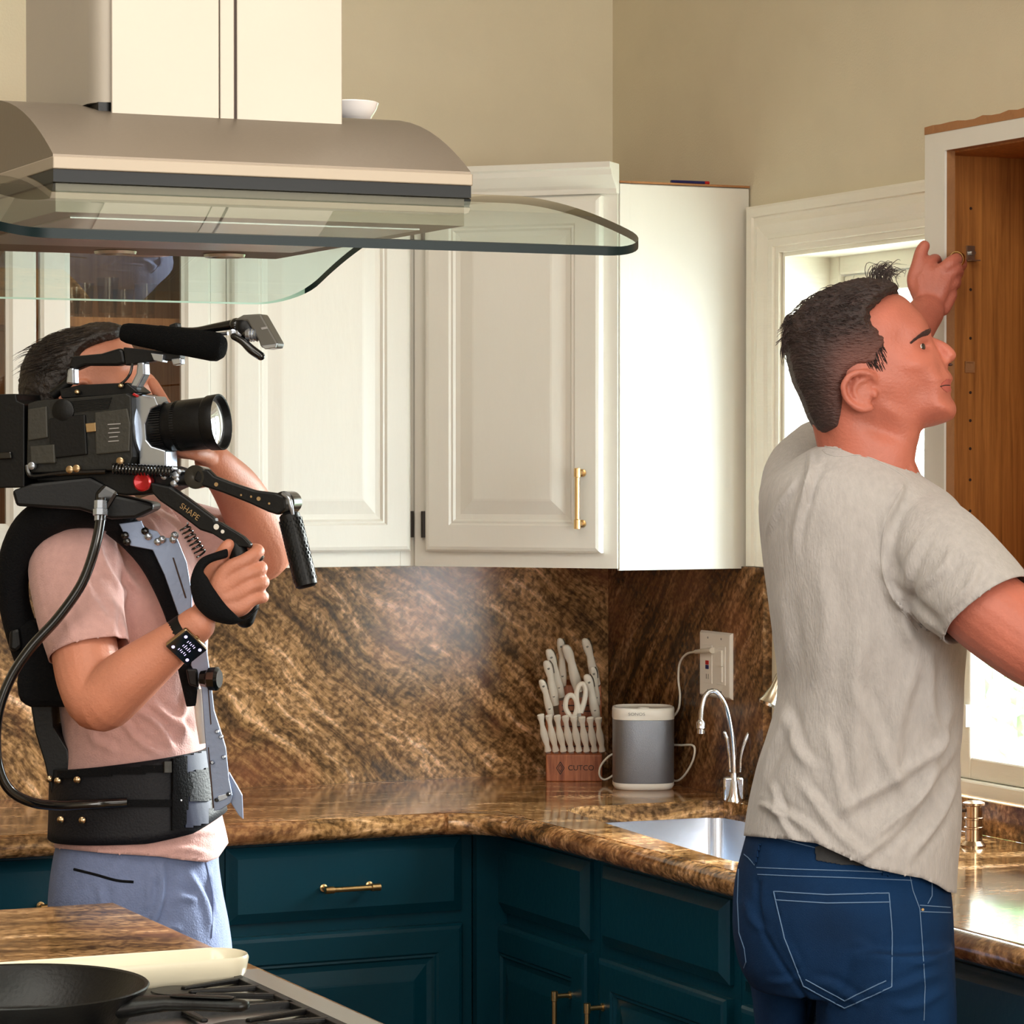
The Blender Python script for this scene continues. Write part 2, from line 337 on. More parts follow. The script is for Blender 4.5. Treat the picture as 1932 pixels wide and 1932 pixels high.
# window
bm = new(); box(bm, .098, .15, WY0, WY0 + .045, .975, WZ1); box(bm, .098, .15, WY1 - .045, WY1, .975, WZ1); box(bm, .098, .15, WY0 + .045, WY1 - .045, WZ1 - .045, WZ1); box(bm, .098, .15, WY0 + .045, WY1 - .045, .975, 1.005)
wf = struct('window_1', bm, 'trim_white', bevel=.004)
ym = -1.175
for a, b in ((WY1 - .047, ym + .022), (ym - .022, WY0 + .047)):
    bm = new(); z0, z1 = 1.006, WZ1 - .047; lo, hi = min(a, b), max(a, b)
    box(bm, .108, .14, lo, lo + .035, z0, z1); box(bm, .108, .14, hi - .035, hi, z0, z1); box(bm, .108, .14, lo + .035, hi - .035, z0, z0 + .04); box(bm, .108, .14, lo + .035, hi - .035, z1 - .035, z1)
    s = part('sash', bm, 'trim_white', wf, bevel=.004)
    bm = new(); box(bm, .122, .126, lo + .033, hi - .033, z0 + .038, z1 - .033); part('pane', bm, 'window_glass', s)
bm = new(); box(bm, .1, .148, ym - .02, ym + .02, 1.006, WZ1 - .046); part('mullion', bm, 'trim_white', wf, bevel=.003)
bm = new(); tube(bm, [(.092, ym - .0, 1.19), (.085, ym, 1.16), (.088, ym, 1.12), (.095, ym, 1.08)], [.006, .010, .010, .007], flat=.6, round_ends=True); box(bm, .092, .1, ym - .012, ym + .012, 1.07, 1.20)
part('window_lock', bm, 'cream_ceramic', wf, smooth=True, label='cream sash lock lever')
bm = new(); box(bm, .10, .11, ym - .055, ym - .045, 1.10, 1.14); part('latch', bm, 'white_plastic', wf)
bm = new(); box(bm, .085, .097, WY0, WY1, .914, .975); part('sill_riser', bm, 'granite_top', wf)
# jamb boards
bm = new(); box(bm, -.002, .098, WY1 - .010, WY1, 1.372, WZ1); part('jamb', bm, 'trim_white', wf); bm = new(); box(bm, -.002, .098, WY0, WY0 + .010, .914, WZ1); part('jamb', bm, 'trim_white', wf)
bm = new(); box(bm, -.002, .098, WY0 + .0101, WY1 - .0101, WZ1 - .010, WZ1); part('jamb', bm, 'trim_white', wf)
# casing: profiled, mitred
def casing(name, pts_out, pts_in, prof):
    rs = []
    for t, h in prof: rs.append([Vector((-h, o[0] + (i[0] - o[0]) * t, o[1] + (i[1] - o[1]) * t)) for o, i in zip(pts_out, pts_in)])
    bm = new(); rings(bm, rs, closed=False, cap=False)
    bk = [[Vector((0, p.y, p.z)) for p in rs[0]], rs[0]]; rings(bm, bk, closed=False, cap=False); rings(bm, [rs[-1], [Vector((0, p.y, p.z)) for p in rs[-1]]], closed=False, cap=False)
    for e in (0, -1):
        vs = [bm.verts.new(r[e]) for r in rs] + [bm.verts.new(Vector((0, rs[-1][e].y, rs[-1][e].z))), bm.verts.new(Vector((0, rs[0][e].y, rs[0][e].z)))]
        bm.faces.new(vs)
    return struct(name, bm, 'trim_white')
prof = [(0, .020), (.05, .022), (.22, .022), (.24, .017), (.30, .017), (.42, .022), (.60, .018), (.70, .013), (.72, .016), (.86, .015), (.88, .010), (1, .009)]
casing('trim_1', [(-.628, 1.374), (-.628, 2.078)], [(-.738, 1.374), (-.738, 1.983)], prof)
casing('trim_2', [(-.628, 2.078), (-1.77, 2.078)], [(-.738, 1.983), (-1.662, 1.983)], prof)
casing('trim_3', [(-1.77, 2.078), (-1.77, .93)], [(-1.662, 1.983), (-1.662, .93)], prof)
# outside
bm = new(); box(bm, .16, 14, -6, 14, -.7, -.6); tag(obj('ground', bm, 'pale_concrete'), 'sunlit pale concrete patio outside the window', 'ground')['kind'] = 'structure'  # pale concrete, kept neutral to cut green bounce into the room
hs = thing('neighbour_house', 'pale lap-sided house wall seen through the window', 'house', (5.4, 4, -.6))
for i in range(26):
    bm = new(); prism(bm, [(5.4, 1.6, -.6 + i * .16), (5.36, 1.6, -.6 + i * .16), (5.4, 1.6, -.44 + i * .16)], (0, 7, 0)); part('siding_board', bm, 'siding', hs)
fn = thing('garden_fence', 'weathered board fence outside the window', 'fence', (3.1, 1.8, -.6))
for i in range(16):
    bm = new(); box(bm, 3.1 + (i % 2) * .01, 3.13, .3 + i * .16, .3 + i * .16 + .15, -.6, 1.15); part('fence_board', bm, 'fence_wood', fn)
def bush(c, r, n, label):
    t = thing('bush', label, 'shrub', (c[0], c[1], -.6)); bm = new()
    for i in range(n):
        th, ph = rng.uniform(0, 6.28), rng.uniform(-.9, 1.5); q = r * rng.uniform(.55, 1)
        p = Vector((c[0] + q * math.cos(th) * math.cos(ph), c[1] + q * math.sin(th) * math.cos(ph), c[2] + 1.2 * q * math.sin(ph)))
        a = Vector(rng.normal(size=3)).normalized() * .06; b = a.cross(Vector(rng.normal(size=3))).normalized() * .03
        bm.faces.new([bm.verts.new(p + k) for k in (a, b, -a, -b)])
    f = part('foliage', bm, 'leaf_green', t); f['kind'] = 'stuff'
    bm = new(); tube(bm, [(c[0], c[1], -.62), (c[0] + .02, c[1], c[2])], [.05, .02]); part('stem', bm, 'pipe_dark', t)
bush((2.1, .9, .9), .75, 2600, 'green leafy bush close outside the window glass'); bush((2.0, 3.3, .7), .8, 1800, 'green leafy bush further along the outside fence')
# ================================================================== CABINETS
def V3(o, u, n, a, b, z): return Vector(o) + Vector(u) * a + Vector(n) * b + Vector((0, 0, z))
def nested(bm, O, u, n, w, h, prof, hole=False):      # O lower-left corner on the face plane; prof (inset, out)
    O = Vector(O); u = Vector(u); n = Vector(n); zz = Vector((0, 0, 1)); loops = []
    for i, d in prof:
        loops.append([bm.verts.new(O + u * a + zz * b + n * d) for a, b in ((i, i), (w - i, i), (w - i, h - i), (i, h - i))])
    for A, B in zip(loops, loops[1:]):
        for k in range(4): bm.faces.new((A[k], A[(k + 1) % 4], B[(k + 1) % 4], B[k]))
    if not hole: bm.faces.new(loops[-1]); bm.faces.new(loops[0][::-1])
    else:
        A, B = loops[-1], loops[0]
        for k in range(4): bm.faces.new((A[k], A[(k + 1) % 4], B[(k + 1) % 4], B[k]))
DOOR = [(0, 0), (0, .014), (.004, .018), (.010, .020), (.052, .020), (.056, .016), (.060, .017), (.064, .012), (.074, .011), (.100, .018), (.104, .0185)]
DRAW = [(0, 0), (0, .008), (.006, .011), (.020, .019), (.024, .019)]
GDOOR = [(0, 0), (0, .014), (.006, .020), (.046, .020), (.052, .015), (.058, .012), (.058, .002), (.05, 0)]
def door(par, O, u, n, w, h, m, name='door', prof=DOOR, hole=False):
    bm = new(); nested(bm, O, u, n, w, h, prof, hole); return part(name, bm, m, par)
def handle(par, c, d, n, L=.115, m='brass', r=.0048):      # bar pull with collars, centred at c on the face, along d, n outward
    c = Vector(c); d = Vector(d).normalized(); n = Vector(n).normalized(); a = n * .032; bm = new()
    lathe(bm, c + a - d * L / 2, d, [(0, r * .9), (.001, r * 1.35), (.018, r * 1.35), (.019, r), (L - .019, r), (L - .018, r * 1.35), (L - .001, r * 1.35), (L, r * .9)], n=16)
    for s in (-1, 1):
        q = c + d * s * (L / 2 - .010); lathe(bm, q, n, [(0, .0075), (.002, .0075), (.003, .0045), (.030, .0045)], n=14)
    return part('handle', bm, m, par, smooth=True, label='slim brass bar handle')
def hinge(par, c, u, n, zc):
    bm = new(); c = Vector(c); cyl(bm, c + Vector((0, 0, -.026)) + Vector(n) * .006, c + Vector((0, 0, .026)) + Vector(n) * .006, .006, n=10)
    obox(bm, c + Vector(n) * .002, u, n, (0, 0, 1), .007, .003, .022); part('hinge', bm, 'dark_hinge', par, smooth=True, label='dark bronze hinge')
UZ0, UZ1 = 1.372, 2.118; YF = -.307; UX = Vector((1, 0, 0)); NY = Vector((0, -1, 0)); NX = Vector((-1, 0, 0)); UYm = Vector((0, -1, 0))
def upper_box(par, x0, x1, open_front=False, m='cabinet_white', inner='cabinet_interior'):
    t = .018; bm = new()
    box(bm, x0, x0 + t, YF + .019, -.001, UZ0, UZ1); box(bm, x1 - t, x1, YF + .019, -.001, UZ0, UZ1); box(bm, x0 + t, x1 - t, YF + .019, -.001, UZ1 - t, UZ1); box(bm, x0 + t, x1 - t, YF + .019, -.001, UZ0, UZ0 + t); box(bm, x0 + t, x1 - t, -.019, -.004, UZ0 + t, UZ1 - t)
    part('case', bm, inner if open_front else m, par)
    bm = new(); s = .032
    box(bm, x0, x0 + s, YF, YF + .019, UZ0, UZ1); box(bm, x1 - s, x1, YF, YF + .019, UZ0, UZ1); box(bm, x0 + s, x1 - s, YF, YF + .019, UZ0, UZ0 + .04); box(bm, x0 + s, x1 - s, YF, YF + .019, UZ1 - .05, UZ1)
    part('face_frame', bm, m, par, bevel=.001)
def crown(par, a, b, n, z):
    a = Vector(a); b = Vector(b); n = Vector(n).normalized(); P = [(-.005, 0), (.010, 0), (.012, .010), (.020, .016), (.040, .034), (.044, .044), (.052, .047), (.052, .058), (-.005, .058)]
    bm = new(); prism(bm, [a + n * p + Vector((0, 0, z + q)) for p, q in P], b - a); part('crown_moulding', bm, 'cabinet_white', par, bevel=.001)
g = thing('glass_door_cabinet', 'white wall cabinet with two glass doors and glassware inside, behind the camera operator', 'cabinet', (-1.37, -.15, UZ0))
upper_box(g, -1.725, -.985, True); crown(g, (-1.725, YF, 0), (-.985, YF, 0), (0, -1, 0), UZ1 - .018)
bm = new(); box(bm, -1.7275, -1.7255, YF, -.001, UZ0, UZ1); part('end_panel', bm, 'cabinet_white', g)
for x0 in (-1.70, -1.357):
    dd = door(g, (x0, YF, 1.405), UX, NY, .335, .685, 'cabinet_white', prof=GDOOR, hole=True)
    bm = new(); box(bm, x0 + .056, x0 + .279, YF - .008, YF - .004, 1.46, 2.035); part('pane', bm, 'door_glass', dd)
for z in (1.60, 1.845):
    bm = new(); box(bm, -1.707, -1.003, YF + .03, -.02, z - .009, z + .009); part('shelf', bm, 'cabinet_interior', g, label='wooden shelf')
def cup(x, y, z, h, r, label):
    bm = new(); pr = [(0, r * .8), (h * .1, r * .82), (h * .12, r * .8), (h, r)]; inn = [(h, r - .002), (h * .14, r * .74), (h * .13, .001)]
    lathe(bm, (x, y, z), (0, 0, 1), pr + inn, n=20)
    tag(obj('drinking_glass', bm, 'cup_glass', smooth=True), label, 'glass', 'clear glasses in the glass-door cabinet')
for i, x in enumerate((-1.27, -1.235, -1.195, -1.155, -1.12)): cup(x, -.22 + (i % 2) * .03, 1.855, .058 + .010 * (i % 3), .022, ['leftmost', 'second from the left', 'middle one', 'second from the right', 'rightmost'][i] + ' of the clear tumblers behind the cabinet glass')
b_ = thing('wall_cabinet', 'white single-door wall cabinet between the glass-door cabinet and the corner', 'cabinet', (-.79, -.15, UZ0))
upper_box(b_, -.984, -.590); crown(b_, (-.984, YF, 0), (-.59, YF, 0), (0, -1, 0), UZ1 - .018)
door(b_, (-.978, YF, 1.402), UX, NY, .372, .69, 'cabinet_white')
for z in (1.455, 2.04): hinge(b_, (-.602, YF, z), UX, NY, z)
# diagonal corner cabinet
cc = thing('corner_cabinet', 'white diagonal corner wall cabinet with brass handle beside the window', 'cabinet', (-.25, -.25, UZ0))
A_ = Vector((-.586, -.307, 0)); B_ = Vector((-.287, -.606, 0)); ud = (B_ - A_).normalized(); nd = Vector((-ud.y * -1, -ud.x, 0)); nd = Vector((ud.y, -ud.x, 0)); LD = (B_ - A_).length
if nd.dot(Vector((-1, -1, 0))) < 0: nd = -nd
bm = new(); prism(bm, [(-.001, -.001, UZ0), (-.584, -.001, UZ0), (-.584, -.307, UZ0)] + [(-.289, -.602, UZ0), (-.001, -.602, UZ0)], (0, 0, UZ1 - UZ0)); part('case', bm, 'cabinet_white', cc)
bm = new(); prism(bm, [(-.290, -.6025, UZ0 - .004), (-.290, -.6105, UZ0 - .004), (-.004, -.6105, UZ0 - .004), (-.004, -.6025, UZ0 - .004)], (0, 0, UZ1 - UZ0 + .002)); part('end_panel', bm, 'cabinet_white', cc, bevel=.001)
bm = new(); prism(bm, [(-.290, -.611, UZ0 - .002), (-.290, -.614, UZ0 - .002), (-.268, -.614, UZ0 - .002), (-.268, -.611, UZ0 - .002)], (0, 0, UZ1 - UZ0)); part('edge_strip', bm, 'cabinet_white', cc, bevel=.001)
bm = new(); prism(bm, [(-.003, -.003, UZ1), (-.58, -.003, UZ1), (-.58, -.307, UZ1), (-.287, -.610, UZ1), (-.003, -.612, UZ1)], (0, 0, .004)); part('top_board', bm, 'raw_edge', cc, label='rough brown unpainted top edge')
bm = new()
for a0, a1, z0, z1 in ((0, .03, UZ0, UZ1), (LD - .03, LD, UZ0, UZ1), (.03, LD - .03, UZ0, UZ0 + .04), (.03, LD - .03, UZ1 - .05, UZ1)):
    prism(bm, [A_ + ud * a0 + Vector((0, 0, z0)), A_ + ud * a1 + Vector((0, 0, z0)), A_ + ud * a1 + nd * .012 + Vector((0, 0, z0)), A_ + ud * a0 + nd * .012 + Vector((0, 0, z0))], (0, 0, z1 - z0))
part('face_frame', bm, 'cabinet_white', cc)
O = A_ + nd * .012
door(cc, O + ud * .028 + Vector((0, 0, 1.402)), ud, nd, LD - .056, .69, 'cabinet_white')
for z in (1.455, 2.04): hinge(cc, O + ud * .022 + Vector((0, 0, z)), ud, nd, z)
handle(cc, O + ud * (LD - .064) + nd * .02 + Vector((0, 0, 1.508)), (0, 0, 1), nd, L=.118)
crown(cc, O + ud * .005 + Vector((0, 0, 0)), O + ud * (LD + .002), nd, UZ1 - .022)
bm = new(); p = Vector((-.09, -.585, UZ1 + .009)); cyl(bm, p, p + Vector((-.072, .004, 0)), .0035, n=10); pn = tag(obj('pen', bm, 'navy_plastic', smooth=True), 'blue pen lying on top of the corner cabinet', 'pen')
bm = new(); cyl(bm, p, p + Vector((.010, 0, 0)), .0036, n=10); part('cap', bm, 'red_plastic', pn, label='red pen cap')
# white bits of peeled trim under the end panel
# lower cabinets, back wall run
def lower_A(name, x0, x1, label, yface=-.55):
    t = thing(name, label, 'cabinet', ((x0 + x1) / 2, -.28, 0))
    bm = new(); box(bm, x0, x1, yface, -.022, .10, .878); box(bm, x0, x1, yface + .07, -.022, 0, .10); part('case', bm, 'teal_paint', t)
    d = door(t, (x0 + .03, yface, .722), UX, NY, x1 - x0 - .055, .142, 'teal_paint', 'drawer', DRAW)
    handle(t, ((x0 + x1) / 2, yface - .019, .782), UX, NY, L=.112, r=.0052)
    door(t, (x0 + .03, yface, .13), UX, NY, x1 - x0 - .055, .568, 'teal_paint')
    return t
lower_A('base_cabinet', -1.105, -.575, 'teal base cabinet with brass-handled drawer right of the camera operator')
lower_A('base_cabinet', -1.66, -1.107, 'teal base cabinet mostly hidden behind the camera operator')
lower_A('base_cabinet', -2.22, -1.662, 'teal base cabinet at the left end of the run')
XF = -.51
def lower_B(y0, y1, label, hy, nm='base_cabinet'):     # y0 > y1
    t = thing(nm, label, 'cabinet', (-.25, (y0 + y1) / 2, 0))
    bm = new(); box(bm, XF, XF + .02, y1, y0, .10, .878); zs = .66 if nm == 'sink_cabinet' else .878; box(bm, XF + .02, -.022, y0 - .018, y0, .10, zs); box(bm, XF + .02, -.022, y1, y1 + .018, .10, zs); box(bm, XF + .07, -.022, y1, y0, 0, .1); part('case', bm, 'teal_paint', t)
    door(t, (XF, y0 - .025, .715), UYm, NX, y0 - y1 - .05, .142, 'teal_paint', 'drawer_front', DRAW)
    door(t, (XF, y0 - .025, .13), UYm, NX, y0 - y1 - .05, .562, 'teal_paint')
    handle(t, (XF - .02, hy, .552), (0, 0, 1), NX, L=.13)
    return t
bm = new(); box(bm, -.574, -.51, -.572, -.552, .10, .878); box(bm, XF, XF + .02, -.552, -.49, .1, .878)
lower_B(-.49, -.975, 'dark teal cabinet under the corner end of the sink', -.893, 'sink_cabinet')
part('filler', bm, 'teal_paint', bpy.data.objects['sink_cabinet'])
lower_B(-.977, -1.50, 'dark teal cabinet under the sink beside the man in the grey shirt', -1.028, 'sink_cabinet')
lower_B(-1.502, -2.1, 'dark teal base cabinet behind the man in the grey shirt', -1.56)
lower_B(-2.102, -2.7, 'dark teal base cabinet at the right edge below the window counter', -2.16)
# ---------------------------------------------------------------- worktop (L with sink cut-out)
ZT = .914; TH = .034
front = [(-3.0, -.585), (-.72, -.585), (-.665, -.590), (-.61, -.612), (-.570, -.655), (-.548, -.715), (-.543, -.78), (-.543, -2.75)]
outer = front + [(-.002, -2.75), (-.002, WY0 + .002), (.084, WY0 + .002), (.084, WY1 - .013), (-.0215, WY1 - .013), (-.0215, -.0215), (-3.0, -.0215)]
sk = [(-.425, -.655), (-.39, -.618), (-.34, -.606), (-.13, -.612), (-.09, -.625), (-.07, -.66), (-.06, -.9), (-.06, -1.3), (-.08, -1.40), (-.14, -1.45), (-.42, -1.47), (-.468, -1.45), (-.488, -1.40), (-.462, -1.05)]
def arc_smooth(P):
    C = catmull([(*p, 0) for p in P + [P[0]]], 4)[:-1]; return [(c[0], c[1]) for c in C]
hole = arc_smooth(sk)
bm = new()
for z in (ZT, ZT - TH):
    eo = [bm.verts.new((x, y, z)) for x, y in outer]; eh = [bm.verts.new((x, y, z)) for x, y in hole]
    es = [bm.edges.new((eo[i], eo[(i + 1) % len(eo)])) for i in range(len(eo))] + [bm.edges.new((eh[i], eh[(i + 1) % len(eh)])) for i in range(len(eh))]
    bmesh.ops.triangle_fill(bm, edges=es, use_beauty=True)
    if z == ZT: up_o, up_h = eo, eh
for U_, D_ in ((up_o, eo), (up_h, eh)):
    for i in range(len(U_)):
        if U_ is up_o and i < len(front) - 1: continue
        bm.faces.new((U_[i], U_[(i + 1) % len(U_)], D_[(i + 1) % len(D_)], D_[i]))
wt = tag(obj('worktop', bm, 'granite_top'), 'glossy brown granite L-shaped worktop with rounded edge along both walls', 'worktop')
# bullnose edge swept along the front
fr3 = catmull([(x, y, 0) for x, y in front], 3); rs = []
EP = [(0, 0), (.004, -.003), (.0065, -.003), (.010, .0005), (.018, -.001), (.026, -.006), (.031, -.014), (.032, -.022), (.029, -.031), (.020, -.038), (.008, -.041), (-.004, -.041), (-.004, -.034)]
for i, c in enumerate(fr3):
    a = fr3[max(0, i - 1)]; b = fr3[min(len(fr3) - 1, i + 1)]; d = Vector(b - a).normalized(); n = Vector((d.y, -d.x, 0))
    rs.append([Vector((c[0], c[1], ZT)) + n * o + Vector((0, 0, z)) for o, z in EP])
bm = new(); rings(bm, rs, cap=True); part('bullnose_edge', bm, 'granite_top', wt, smooth=50)
# sink
sb = arc_smooth([(x + (.006 if x < -.25 else -.006) * -1, y + (.006 if y < -1 else -.006) * -1) for x, y in sk])
bm = new(); cx, cy = -.26, -1.03
def shr(s, z): return [Vector((cx + (x - cx) * s, cy + (y - cy) * s, z)) for x, y in sb]
rings(bm, [shr(1.03, ZT - TH - .001), shr(1.0, ZT - TH - .001), shr(.985, ZT - .16), shr(.95, ZT - .205), shr(.85, ZT - .215), shr(.1, ZT - .22)], cap=False)
sn = tag(obj('sink', bm, 'sink_steel', smooth=60), 'brushed steel undermount sink in the granite worktop', 'sink')
md = sn.modifiers.new('solid', 'SOLIDIFY'); md.thickness = -.0015
bm = new(); lathe(bm, (-.26, -1.03, ZT - .2205), (0, 0, 1), [(0, .045), (.004, .045), (.004, .035), (-.001, .03)], n=24); part('drain', bm, 'chrome', sn, smooth=True)
# ---------------------------------------------------------------- faucets
c0 = at(1384, 1492, 5.95); c0.z = ZT
hw = thing('hot_water_tap', 'small chrome gooseneck drinking tap with two levers beside the speaker', 'tap', c0)
D = 5.95
bm = new(); q = at(1384, 1480, D); obox(bm, (c0.x, c0.y, ZT + .024), RT, FW, (0, 0, 1), .021, .018, .024); part('body', bm, 'chrome', hw, bevel=.005, smooth=True)
bm = new(); lathe(bm, c0 - FW * .012, (0, 0, 1), [(0, .018), (.012, .013), (.05, .007), (.055, .006)], n=20); part('base', bm, 'chrome', hw, smooth=True)
bm = new(); tube(bm, [at(x, y, D - .01) for x, y in ((1386, 1470), (1385, 1430), (1381, 1385), (1371, 1335), (1356, 1309), (1343, 1304), (1331, 1313), (1325, 1335), (1323, 1360))], .0052, n=14, k=5); part('spout', bm, 'chrome', hw, smooth=60)
bm = new(); a, b = at(1323, 1358, D - .01), at(1323, 1385, D - .01); lathe(bm, a, b - a, [(0, .006), (.004, .009), (.016, .0095), (.018, .0075), (.027, .0075)], n=18); part('nozzle', bm, 'chrome', hw, smooth=True)
for P in (((1378, 1455), (1376, 1425), (1372, 1395), (1368, 1383)), ((1397, 1455), (1399, 1425), (1407, 1398), (1413, 1384))):
    bm = new(); tube(bm, [at(x, y, D + .012) for x, y in P], [.003, .003, .0045, .0048], n=10, round_ends=True); part('lever', bm, 'chrome', hw, smooth=60)
mf = thing('kitchen_tap', 'brushed nickel pull-down tap head hanging over the sink behind the grey shirt', 'tap', (-.035, -1.05, ZT))
hd = at(1460, 1300, 5.55)
bm = new(); a = at(1451, 1332, 5.55); b = at(1469, 1285, 5.55); lathe(bm, a, b - a, [(0, .0), (.0005, .019), (.006, .0215), (.012, .018), (.035, .011), (.06, .009)], n=24); part('spray_head', bm, 'nickel', mf, smooth=True)
bm = new(); tube(bm, [b, b + Vector((.03, -.01, .05)), b + Vector((.09, -.03, .12)), (-.06, -1.04, 1.30), (-.035, -1.05, 1.20), (-.035, -1.05, 1.0), (-.035, -1.05, ZT)], .010, n=14, k=5); part('spout', bm, 'nickel', mf, smooth=60)
bm = new(); cc2 = onz(1837, 1597, ZT); lathe(bm, (cc2.x, cc2.y, ZT), (0, 0, 1), [(0, .022), (.003, .022), (.006, .019), (.010, .015), (.030, .0145), (.031, .0165), (.034, .0165), (.035, .0145), (.046, .0145), (.047, .0165), (.050, .0165), (.051, .0145), (.070, .0150), (.072, .019), (.076, .019), (.079, .012), (.080, .001)], n=32)
ag = tag(obj('air_gap', bm, 'bronze_metal', smooth=True), 'bronze air gap cap standing on the worktop in front of the window', 'air gap')
bm = new(); p = Vector((cc2.x, cc2.y, ZT + .062)); cyl(bm, p - RT * .014, p - RT * .021, .003, n=8); part('vent', bm, 'pipe_dark', ag)
# ---------------------------------------------------------------- outlet
o0 = onx(1323, 1312, -.021); o1 = onx(1383, 1195, -.021); yc = (o0.y + o1.y) / 2; zc = (o0.z + o1.z) / 2; hw_ = abs(o1.y - o0.y) / 2; hh = (o1.z - o0.z) / 2
op = thing('outlet_plate', 'white double wall plate with outlet and switch on the granite', 'outlet', (-.021, yc, zc))
bm = new(); nested(bm, (-.0202, o0.y, o0.z), UYm, NX, 2 * hw_, 2 * hh, [(0, 0), (0, .001), (.004, .006), (.006, .0065)]); part('plate', bm, 'white_plastic', op)
for k, yy in enumerate((yc + hw_ * .42, yc - hw_ * .42)):
    bm = new(); nested(bm, (-.0267, yy + hw_ * .28, zc - hh * .58), UYm, NX, hw_ * .56, hh * 1.16, [(0, 0), (.0005, .0012), (.001, .0012)]); ins = part('receptacle' if k == 0 else 'switch', bm, 'white_plastic', op)
    for s in (-.80, .80):
        bm = new(); lathe(bm, (-.0266, yy, zc + hh * s), (-1, 0, 0), [(0, .0025), (.0008, .002)], n=10); part('screw', bm, 'print_grey', op)
    if k == 0:
        for zz, mm, nm in ((zc + .003, 'red_plastic', 'reset_button'), (zc - .006, 'navy_plastic', 'test_button')):
            bm = new(); box(bm, -.0292, -.0278, yy - .006, yy + .006, zz - .004, zz + .004); part(nm, bm, mm, ins)
        for dy in (-.004, .004):
            bm = new(); box(bm, -.0283, -.0279, yy + dy - .0007, yy + dy + .0007, zc - .030, zc - .020); part('slot', bm, 'print_dark', ins)
    else:
        bm = new(); box(bm, -.032, -.0278, yy - .010, yy + .004, zc - .001, zc + .031); part('rocker', bm, 'white_plastic', ins, bevel=.001)
        bm = new(); box(bm, -.031, -.0278, yy - .010, yy - .004, zc - .033, zc - .002); part('slider', bm, 'white_plastic', ins, bevel=.001)
# ---------------------------------------------------------------- smart speaker
sc_ = at(1213.5, 1480, 6.18); sc_.z = ZT
sp = thing('smart_speaker', 'silver-grey round-cornered speaker with white top and base, in the counter corner', 'speaker', sc_)
def sq(r, z, e=3.2, n=40):
    out = []
    for i in range(n):
        t = 2 * math.pi * i / n; c, s = math.cos(t), math.sin(t); q = (abs(c) ** e + abs(s) ** e) ** (-1 / e)
        out.append(Vector(sc_) + RT * c * q * r + FW * s * q * r * .98 + Vector((0, 0, z)))
    return out
H_ = .1655
bm = new(); rings(bm, [sq(.0615, .014), sq(.0625, .016), sq(.0625, .142), sq(.0615, .1425)]); part('grille', bm, 'speaker_grille', sp, smooth=60)
bm = new(); rings(bm, [sq(.056, .0), sq(.059, .002), sq(.0625, .008), sq(.0625, .014)]); part('base', bm, 'white_plastic', sp, smooth=60)
bm = new(); rings(bm, [sq(.0628, .1425), sq(.0632, .145), sq(.0632, H_ - .004), sq(.0622, H_), sq(.059, H_ + .001), sq(.056, H_ - .003), sq(.01, H_ - .003)]); part('top_cap', bm, 'white_plastic', sp, smooth=60)
bm = new(); q = sc_ + Vector((0, 0, H_ - .003)) - FW * .01; lathe(bm, q, (0, 0, 1), [(0, .012), (.003, .011), (.004, .002)], n=16); part('button', bm, 'white_plastic', sp, smooth=True)
text('SONOS', .0082, sc_ - FW * .0624 - RT * .016 + Vector((0, 0, .155)), RT, UP, 'print_grey', 'lettering', sp, .0004, font_w=1.25)
cr = thing('power_cord', 'white cord from the speaker up to the wall outlet', 'cord', (sc_.x + .08, sc_.y + .03, ZT))
W_ = onx(1345, 1228, -.029)
bm = new(); tube(bm, [at(x, y, d) for x, y, d in ((1262, 1355, 6.235), (1272, 1350, 6.225), (1281, 1335, 6.212), (1283, 1310, 6.208), (1280, 1280, 6.212), (1283, 1250, 6.205), (1297, 1233, 6.165), (1320, 1230, 6.115))], .0023, n=8, k=5); part('cable', bm, 'cord_white', cr, smooth=60)
bm = new(); a = at(1308, 1230, 6.135); b = onx(1345, 1227, -.030); lathe(bm, a, b - a, [(0, .003), (.008, .0045), (.010, .006), ((b - a).length, .0085)], n=14, squash=.7); part('plug', bm, 'cord_white', cr, smooth=True)
bm = new(); tube(bm, [at(x, y, 6.22 - (x - 1262) * .0021) for x, y in ((1262, 1405), (1285, 1406), (1306, 1406), (1311, 1416), (1306, 1438), (1292, 1462), (1278, 1473), (1264, 1470))], .0023, n=8, k=4); part('slack_loop', bm, 'cord_white', cr, smooth=60)
bm = new(); tube(bm, [at(x, y, 6.25) for x, y in ((1166, 1420), (1150, 1426), (1134, 1444), (1131, 1462), (1140, 1471), (1155, 1464), (1166, 1452))], .0023, n=8, k=4); part('slack_loop', bm, 'cord_white', cr, smooth=60)
# ---------------------------------------------------------------- knife block
KD = 6.30; k0 = at(1083.5, 1470, KD); k0.z = ZT
kb = thing('knife_block', 'reddish wooden knife block full of white-handled knives, beside the speaker', 'knife block', k0)
def kp(a, e, z): return k0 + RT * a + FW * e + Vector((0, 0, z))
bm = new(); wv = .0585; PR = [(0, 0), (0, .055), (.012, .060), (.014, .085), (.030, .092), (.032, .125), (.050, .133), (.052, .165), (.070, .172), (.072, .195), (.105, .205), (.115, .19), (.125, 0)]
prism(bm, [kp(-wv, e, z) for e, z in PR], RT * 2 * wv); part('block', bm, 'block_wood', kb, bevel=.002)
for (e, z) in ((.031, .100), (.031, .112), (.051, .142), (.051, .154), (.013, .072)):
    bm = new(); obox(bm, kp(.01, e - .0005, z), RT, FW, UP, .035, .0006, .0012); part('slot', bm, 'print_dark', kb)
text('CUTCO', .0155, kp(.014, -.0006, .028), RT, UP, 'print_dark', 'lettering', kb, .0004, font_w=1.0)
bm = new()
